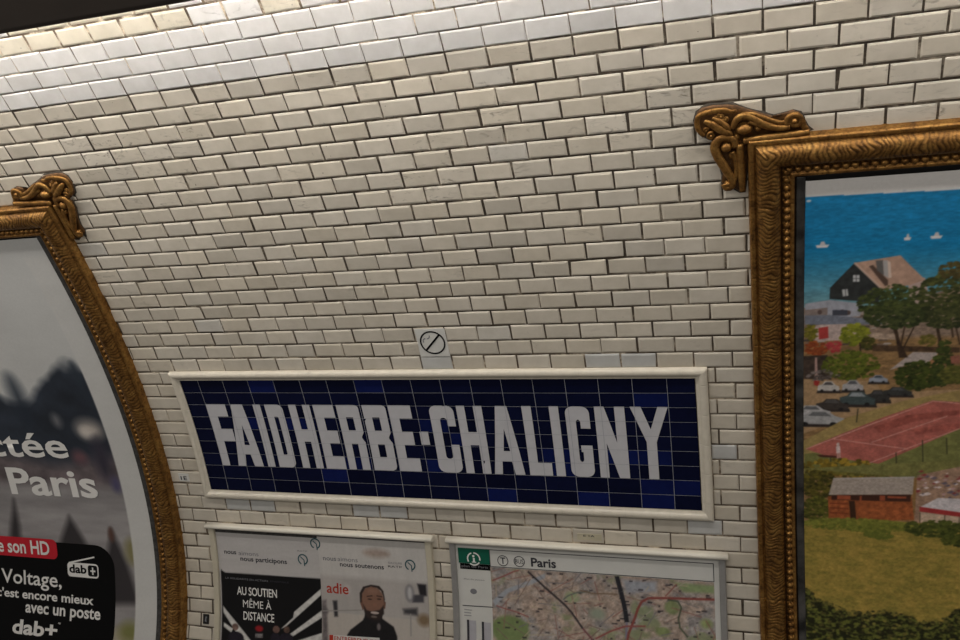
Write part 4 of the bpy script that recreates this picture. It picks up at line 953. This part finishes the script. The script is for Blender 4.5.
def business_poster():
    xs = np.arange(-2.205, -1.584, .004); ss = np.concatenate([np.arange(-1.98, -1.6, .02), np.arange(-1.6, -.945, .004)])
    p = Print(xs, ss, (196, 192, 188)); X, S = p.X, p.S
    m = np.clip(((-1.9062, -1.1495)[1]-S)/.03, 0, 1)[..., None]; p.C = p.C*(1-m)+(np.array((176, 170, 166))*(.96+.10*fbm(X*5, S*5, 91))[..., None])*m
    p.ell((-1.9409, -0.9986), (-1.7914, -1.0453), (168, 152, 142), soft=.03, tex=.1)
    # blurred workshop behind the man
    m = np.clip(((-2.2461, -1.3565)[1]-S)/.006, 0, 1)[..., None]; p.C = p.C*(1-m)+np.array((186, 178, 170))*m
    p.poly([(-2.2052, -1.3031), (-2.1770, -1.2959), (-2.1671, -1.5164), (-2.2004, -1.5194)], (120, 112, 112), soft=.015, tex=.3); p.poly([(-2.1381, -1.2978), (-2.1126, -1.2958), (-2.1104, -1.3799), (-2.1303, -1.3816)], (52, 50, 54), soft=.012); p.ell((-2.2009, -1.3428), (-2.1679, -1.3699), (96, 90, 92), soft=.02); p.ell((-2.0725, -1.2021), (-2.0319, -1.2594), (186, 180, 176), soft=.02)
    p.poly([(-1.6497, -1.1707), (-1.6014, -1.1720), (-1.6005, -1.2307), (-1.6377, -1.2336)], (40, 38, 42), soft=.012); p.poly([(-1.6843, -1.2324), (-1.6167, -1.2251), (-1.6186, -1.2662), (-1.6808, -1.2712)], (72, 70, 76), soft=.012); p.ell((-1.7178, -1.1807), (-1.6704, -1.2703), (124, 122, 126), soft=.02); p.ell((-1.7080, -1.1899), (-1.6802, -1.2565), (188, 186, 186), soft=.015); p.poly([(-1.7344, -1.3096), (-1.6559, -1.2983), (-1.6540, -1.3367), (-1.7289, -1.3333)], (66, 64, 68), soft=.02); p.ell((-1.6538, -1.3270), (-1.5862, -1.3880), (128, 108, 84), soft=.03); p.line((-1.6933, -1.3303), (-1.6929, -1.4448), .006, (150, 146, 144))
    p.line((-2.2012, -1.3578), (-1.9586, -1.3329), .006, (150, 146, 142))
    # the man: dark jumper, beard, receding hair
    p.poly([(-2.0555, -1.4697), (-2.0360, -1.4419), (-1.9651, -1.3872), (-1.9483, -1.3565), (-1.8627, -1.3639), (-1.7890, -1.4058), (-1.7703, -1.4517), (-1.7678, -1.4986), (-2.0620, -1.5259)], (30, 28, 30), soft=.008, tex=.15)
    p.poly([(-1.9496, -1.3223), (-1.8507, -1.3142), (-1.8545, -1.3826), (-1.9166, -1.3928), (-1.9540, -1.3668)], (34, 30, 32), soft=.008)
    p.ell((-1.9722, -1.2027), (-1.8392, -1.3620), (132, 98, 82), soft=.008); p.poly([(-1.9790, -1.2951), (-1.9673, -1.2743), (-1.9561, -1.3229), (-1.9651, -1.3334)], (112, 80, 66)); p.poly([(-1.8407, -1.2742), (-1.8304, -1.2832), (-1.8359, -1.3179), (-1.8464, -1.3139)], (112, 80, 66))
    p.poly([(-1.9789, -1.2931), (-1.9789, -1.2453), (-1.9575, -1.2096), (-1.9114, -1.1952), (-1.8645, -1.1987), (-1.8425, -1.2229), (-1.8351, -1.2678), (-1.8411, -1.2840), (-1.8440, -1.2527), (-1.8553, -1.2239), (-1.8780, -1.2097), (-1.9120, -1.2052), (-1.9449, -1.2167), (-1.9638, -1.2462), (-1.9703, -1.2944)], (52, 42, 40), soft=.006)
    p.poly([(-1.9598, -1.3034), (-1.9423, -1.3316), (-1.9156, -1.3372), (-1.8670, -1.3254), (-1.8438, -1.2990), (-1.8430, -1.3429), (-1.8682, -1.3741), (-1.8950, -1.3812), (-1.9378, -1.3703), (-1.9545, -1.3424)], (50, 40, 38), soft=.008)
    p.ell((-1.9198, -1.3356), (-1.8709, -1.3491), (196, 180, 172)); p.ell((-1.9161, -1.3587), (-1.8841, -1.3677), (140, 126, 118), soft=.01)
    for a, b in (((-1.9347, -1.2698), (-1.9091, -1.2757)), ((-1.8808, -1.2655), (-1.8555, -1.2714))): p.ell(a, b, (38, 28, 26))
    p.line((-1.9386, -1.2601), (-1.9060, -1.2536), .005, (56, 40, 36)); p.line((-1.8823, -1.2518), (-1.8505, -1.2552), .005, (56, 40, 36)); p.ell((-1.9054, -1.2892), (-1.8825, -1.3090), (140, 102, 84), soft=.01); p.ell((-1.9276, -1.2154), (-1.8755, -1.2433), (142, 108, 92), soft=.02)
    p.ell((-1.8845, -1.3949), (-1.8634, -1.4315), (120, 112, 112), soft=.01)
    p.C = p.C*(1+.06*(fbm(X*30, S*6, 95)-.5))[..., None]
    o = p.build('community_poster', NP+.001, M_PRINT); tag(o, 'poster of a bearded man in a dark jumper, right half of the cream case', 'poster')
    n = NP+.002
    text('nous', (-2.1800, -1.0793), (-2.1023, -1.0783)[0], .016, n, M_GREYINK, o, .015, True); text('aimons', (-2.0936, -1.0787), (-1.9776, -1.0751)[0], .016, n, M_GREYINK, o, .0, True); text('nous soutenons', (-2.0829, -1.1069), (-1.8298, -1.0996)[0], .016, n, M_DARKINK, o, .015, True)
    emblem((-1.6810, -1.0733), .026, M_TEALINK, o, n); text('GROUPE', (-1.8044, -1.0736), (-1.7256, -1.0723)[0], .010, n, M_GREYINK, o); text('RATP', (-1.8061, -1.0940), (-1.7273, -1.0925)[0], .011, n, M_DARKINK, o)
    text('adie', (-2.1708, -1.2561), (-2.0427, -1.2563)[0], .036, n, M_BRICKINK, o, .012, True)
    flat('caption_strip', [[(-2.1590, -1.4789), (-1.8686, -1.4682), (-1.8683, -1.4985), (-2.1583, -1.5108)]], n, M_WHITEPAPER, o); text('ENTREPRENEURS', (-2.1297, -1.5033), (-1.8844, -1.4924)[0], .022, n+.001, M_BRICKINK, o, .01); flat('caption_mark', [[(-2.1590, -1.4789), (-2.1369, -1.4779), (-2.1362, -1.5116), (-2.1583, -1.5108)]], n+.0008, M_BRICKINK, o)
business_poster()
def box4(x0, x1, s0, s1): return [(x0, s0), (x1, s0), (x1, s1), (x0, s1)]
M_GREYLIGHT = simple('pale_grey_print', (178, 176, 182), .6, 0, .05, 40, .2)
def city_map():
    x0, x1 = -1.428, -.160
    o = sheet('city_map', x0, x1, -1.985, -.938, NP, M_WHITEPAPER); tag(o, 'large city transport map with green information square, in the grey case', 'map')
    xs = np.concatenate([np.arange(-1.252, -.184, .0045)]); ss = np.concatenate([np.arange(-1.97, -1.5, .03), np.arange(-1.5, -1.052, .0045)])
    p = Print(xs, ss, (170, 144, 130)); X, S = p.X, p.S
    f = fbm(X*14, S*16, 101); g = fbm(X*60, S*60, 105); h = fbm(X*130, S*130, 109)
    k = np.clip((f-.40)*3, 0, 1)[..., None]; p.C = np.array((172, 153, 140))*(1-k)+np.array((158, 152, 150))*k
    p.C = p.C*(.72+.56*g)[..., None]*(.85+.3*h)[..., None]
    k = np.clip((fbm(X*8, S*9, 131)-.60)*8, 0, .7)[..., None]; p.C = p.C*(1-k)+np.array((134, 146, 104))*k
    p.ell((-1.2610, -1.2943), (-1.0665, -1.4380), (124, 140, 92), soft=.02, tex=.15); p.poly([(-1.2299, -1.4215), (-1.2321, -1.3246), (-1.1680, -1.3028), (-1.0684, -1.3266), (-1.0862, -1.3764), (-1.1203, -1.4193)], (124, 140, 92), soft=.012, tex=.1)
    p.poly([(-1.2499, -1.2272), (-1.1789, -1.1632), (-1.0422, -1.1028), (-0.9746, -1.0686), (-0.9759, -1.0912), (-1.0436, -1.1279), (-1.1629, -1.1787), (-1.2338, -1.2508)], (160, 164, 172), soft=.008, tex=.08)
    p.poly([(-0.3653, -1.0681), (-0.1849, -1.0709), (-0.1860, -1.1068), (-0.3247, -1.1103)], (140, 156, 112), soft=.015, tex=.15); p.ell((-0.4110, -1.1548), (-0.3425, -1.2236), (132, 142, 100), soft=.015, tex=.2); p.ell((-0.4582, -1.2854), (-0.3880, -1.3302), (130, 142, 96), soft=.015, tex=.2); p.ell((-0.2518, -1.2304), (-0.1979, -1.2766), (144, 154, 104), soft=.02, tex=.2); p.ell((-0.7649, -1.2217), (-0.6919, -1.2762), (150, 158, 140), soft=.03); p.ell((-0.8816, -1.1486), (-0.8121, -1.2081), (156, 166, 130), soft=.02)
    p.poly([(-0.6025, -1.0705), (-0.4434, -1.0702), (-0.4454, -1.1198), (-0.5835, -1.1382)], (158, 160, 168), soft=.02, tex=.15)
    r = np.random.default_rng(17)
    for i in range(150):       # streets
        a = (r.uniform(-1.25, -.19), r.uniform(-1.5, -1.06)); an = r.normal(0, .9); L = r.uniform(.03, .16)
        b = (a[0]+L*math.cos(an), a[1]+L*math.sin(an)); c = [(128, 106, 98), (148, 106, 98), (176, 164, 154), (124, 118, 122), (184, 168, 146)][r.integers(5)]
        p.line(a, b, r.uniform(.003, .005), c)
    for i in range(120):       # tiny station names
        a = (r.uniform(-1.24, -.20), r.uniform(-1.5, -1.065)); L = r.uniform(.006, .026); p.line(a, (a[0]+L, a[1]), r.uniform(.005, .008), (58, 52, 56))
    p.path([(-1.2462, -1.1246), (-1.1835, -1.0963), (-1.1315, -1.0689), (-1.1060, -1.0620)], .007, (150, 92, 88)); p.path([(-0.8918, -1.1943), (-0.8666, -1.1719), (-0.8258, -1.1540), (-0.7586, -1.1431)], .006, (104, 112, 104)); p.path([(-1.2296, -1.2505), (-1.1835, -1.2632), (-1.1251, -1.2747), (-1.0674, -1.2942)], .005, (150, 80, 76))
    p.path([(-1.0605, -1.0639), (-0.9785, -1.1396), (-0.8847, -1.2181), (-0.8538, -1.2518), (-0.8002, -1.3268)], .010, (52, 46, 50)); p.path([(-0.8002, -1.3268), (-0.7539, -1.3775)], .008, (120, 70, 76))
    p.path([(-0.6275, -1.0569), (-0.6111, -1.1328), (-0.5940, -1.2226), (-0.5885, -1.2784)], .022, (44, 44, 50)); p.path([(-0.5885, -1.2784), (-0.5936, -1.3566)], .010, (128, 126, 146))
    p.path([(-0.1800, -1.1360), (-0.2978, -1.1418), (-0.3965, -1.1461), (-0.4825, -1.1530), (-0.5157, -1.1723), (-0.5352, -1.2101), (-0.5513, -1.2564), (-0.5828, -1.3335), (-0.5914, -1.3857)], .011, (142, 74, 68)); p.path([(-0.4069, -1.1394), (-0.3515, -1.0746)], .006, (146, 96, 88))
    p.path([(-0.3968, -1.1536), (-0.3509, -1.1574), (-0.3343, -1.1858), (-0.3500, -1.2390), (-0.3443, -1.2825), (-0.3103, -1.3230)], .007, (72, 82, 64)); p.path([(-0.8068, -1.1403), (-0.7470, -1.1511), (-0.6278, -1.1456)], .006, (126, 104, 84)); p.path([(-0.7394, -1.3700), (-0.6636, -1.3260), (-0.5964, -1.2977), (-0.5015, -1.2892)], .008, (150, 84, 82))
    p.C = p.C*(1+.05*(fbm(X*8, S*8, 140)-.5))[..., None]
    fix(p.build('map_print', NP+.0006, M_PRINT, o)); 
    for ch in o.children: ch.location = (0, 0, 0)
    n = NP+.0014
    xl, xr = (-1.2518, -0.9642)[0], (-0.1845, -0.9942)[0]; st, sb = (-1.1657, -0.9630)[1]-.001, (-0.3649, -1.0567)[1]+.004
    st, sb = -.962, -1.052
    flat('header_strip', [[(xl, sb), (xr, sb), (xr, st), (xl, st)], [(xl+.003, sb+.003), (xr-.003, sb+.003), (xr-.003, st-.003), (xl+.003, st-.003)]], n, M_DARKINK, o)
    ga, gb = (-1.4154, -0.9702), (-1.2576, -1.0634)
    flat('green_square', [[(ga[0], -1.042), (xl, -1.042), (xl, -.962), (ga[0], -.962)]], n, M_GREENINK, o); flat('black_band', [[(ga[0]+.006, -1.073), (xl, -1.073), (xl, -1.043), (ga[0]+.006, -1.043)]], n, M_BLACKINK, o)
    c = (-1.3346, -1.0171); r0 = .032
    for a0 in (-.2, 1.9, 4.0): flat('information_ring', [arcband(c, r0, .007, a0, a0+1.75, 14)], n+.0008, M_WHITEINK, o)
    flat('information_letter', [box4(c[0]-.0045, c[0]+.0055, c[1]-.018, c[1]+.006)], n+.0008, M_WHITEINK, o); flat('information_letter', [circ((c[0]-.001, c[1]+.015), .0062)], n+.0008, M_WHITEINK, o); flat('information_letter', [box4(c[0]-.011, c[0]+.012, c[1]-.019, c[1]-.014)], n+.0010, M_WHITEINK, o)
    text('plan de Paris', (ga[0]+.014, -1.063), xl-.012, .012, n+.0008, M_GREYINK, o)
    c = (-1.1840, -1.0165); flat('line_badge', [circ(c, .028, .028, 30), circ(c, .0245, .0245, 30)], n, M_DARKINK, o); text('T', (c[0]-.013, c[1]-.016), c[0]+.013, .032, n, M_DARKINK, o, .012)
    c = (-1.1004, -1.0151); flat('line_badge', [circ(c, .028, .028, 30), circ(c, .0245, .0245, 30)], n, M_DARKINK, o); text('BUS', (c[0]-.021, c[1]-.011), c[0]+.021, .022, n, M_DARKINK, o, .0)
    text('Paris', (-1.0414, -1.0356), (-0.9175, -1.0353)[0], .043, n, M_DARKINK, o, .025)
    # key column on the left
    text('Plan du secteur', (-1.3927, -1.1286), (-1.2839, -1.1265)[0], .007, n, M_GREYINK, o); flat('key_map', [circ((-1.3467, -1.1871), .018, .014, 12)], n, M_GREYINK, o); flat('key_rule', [stroke((-1.4085, -1.2634), (-1.2470, -1.2602), .004)], n, M_DARKINK, o)
    for a, b in (((-1.4005, -1.2828), (-1.3597, -1.2844)), ((-1.4010, -1.2978), (-1.3645, -1.2989)), ((-1.4015, -1.3128), (-1.3632, -1.3128))): flat('key_line', [stroke(a, b, .003)], n, M_GREYINK, o)
    for x in ((-1.3847, -1.3337), (-1.3069, -1.3376)): flat('key_bar', [box4(x[0]-.003, x[0]+.009, -1.70, x[1])], n, M_DARKINK, o); flat('key_column', [box4(x[0]+.010, x[0]+.045, -1.70, x[1]-.002)], n, M_GREYLIGHT, o)
city_map()

# ------------------------------------------------------------------ light fitting running along the vault
def light_fitting():
    t = base('light_fitting', -1.5, 1.95, 'dark brown strip light housing along the top of the tiled wall', 'light fitting')
    X0, X1 = -5.6, 2.5
    def run(name, prof, mat, closed=True):
        V = []; xs = np.linspace(X0, X1, 3)
        for x in xs: V += [(x, s, n) for s, n in prof]
        V = np.array(V); k = len(prof); F = []
        for i in range(2):
            for j in range(k if closed else k-1): F.append((i*k+j, (i+1)*k+j, (i+1)*k+(j+1) % k, i*k+(j+1) % k))
        me = mesh_from(name, wall(V[:, 0], V[:, 1], V[:, 2]), F, False)
        bm = bmesh.new(); bm.from_mesh(me); bm.verts.ensure_lookup_table()
        bm.faces.new([bm.verts[i] for i in range(k)]); bm.faces.new([bm.verts[2*k+i] for i in range(k)][::-1]); bmesh.ops.recalc_face_normals(bm, faces=bm.faces); bm.to_mesh(me); bm.free()
        return fix(link(name, me, mat, t))
    run('housing', [(1.872, .315), (1.95, .56), (2.22, .62), (2.24, .34), (2.20, .325), (1.95, .312)], M_HOUSING)
    run('housing_lip', [(1.850, .300), (1.856, .326), (1.880, .330), (1.878, .302)], M_HOUSINGLIP)
    k = 10; cs, cn, r = 2.03, .25, .018
    me_, nt, p = nodes('fluorescent_glow'); nt.nodes.remove(p); e = N(nt, 'ShaderNodeEmission'); e.inputs['Color'].default_value = (1.0, .955, .90, 1); e.inputs['Strength'].default_value = TUBE_POWER
    nt.links.new(e.outputs[0], nt.nodes['Material Output'].inputs['Surface'])
    run('fluorescent_tube', [(cs+r*math.cos(2*math.pi*i/k), cn+r*math.sin(2*math.pi*i/k)) for i in range(k)], me_)
    for x in (-5.0, -3.5, -2.0, -.5, 1.0, 2.2): slab('bracket', x-.02, x+.02, 2.10, 2.13, .001, .33, M_HOUSINGLIP, t, .002)
light_fitting()
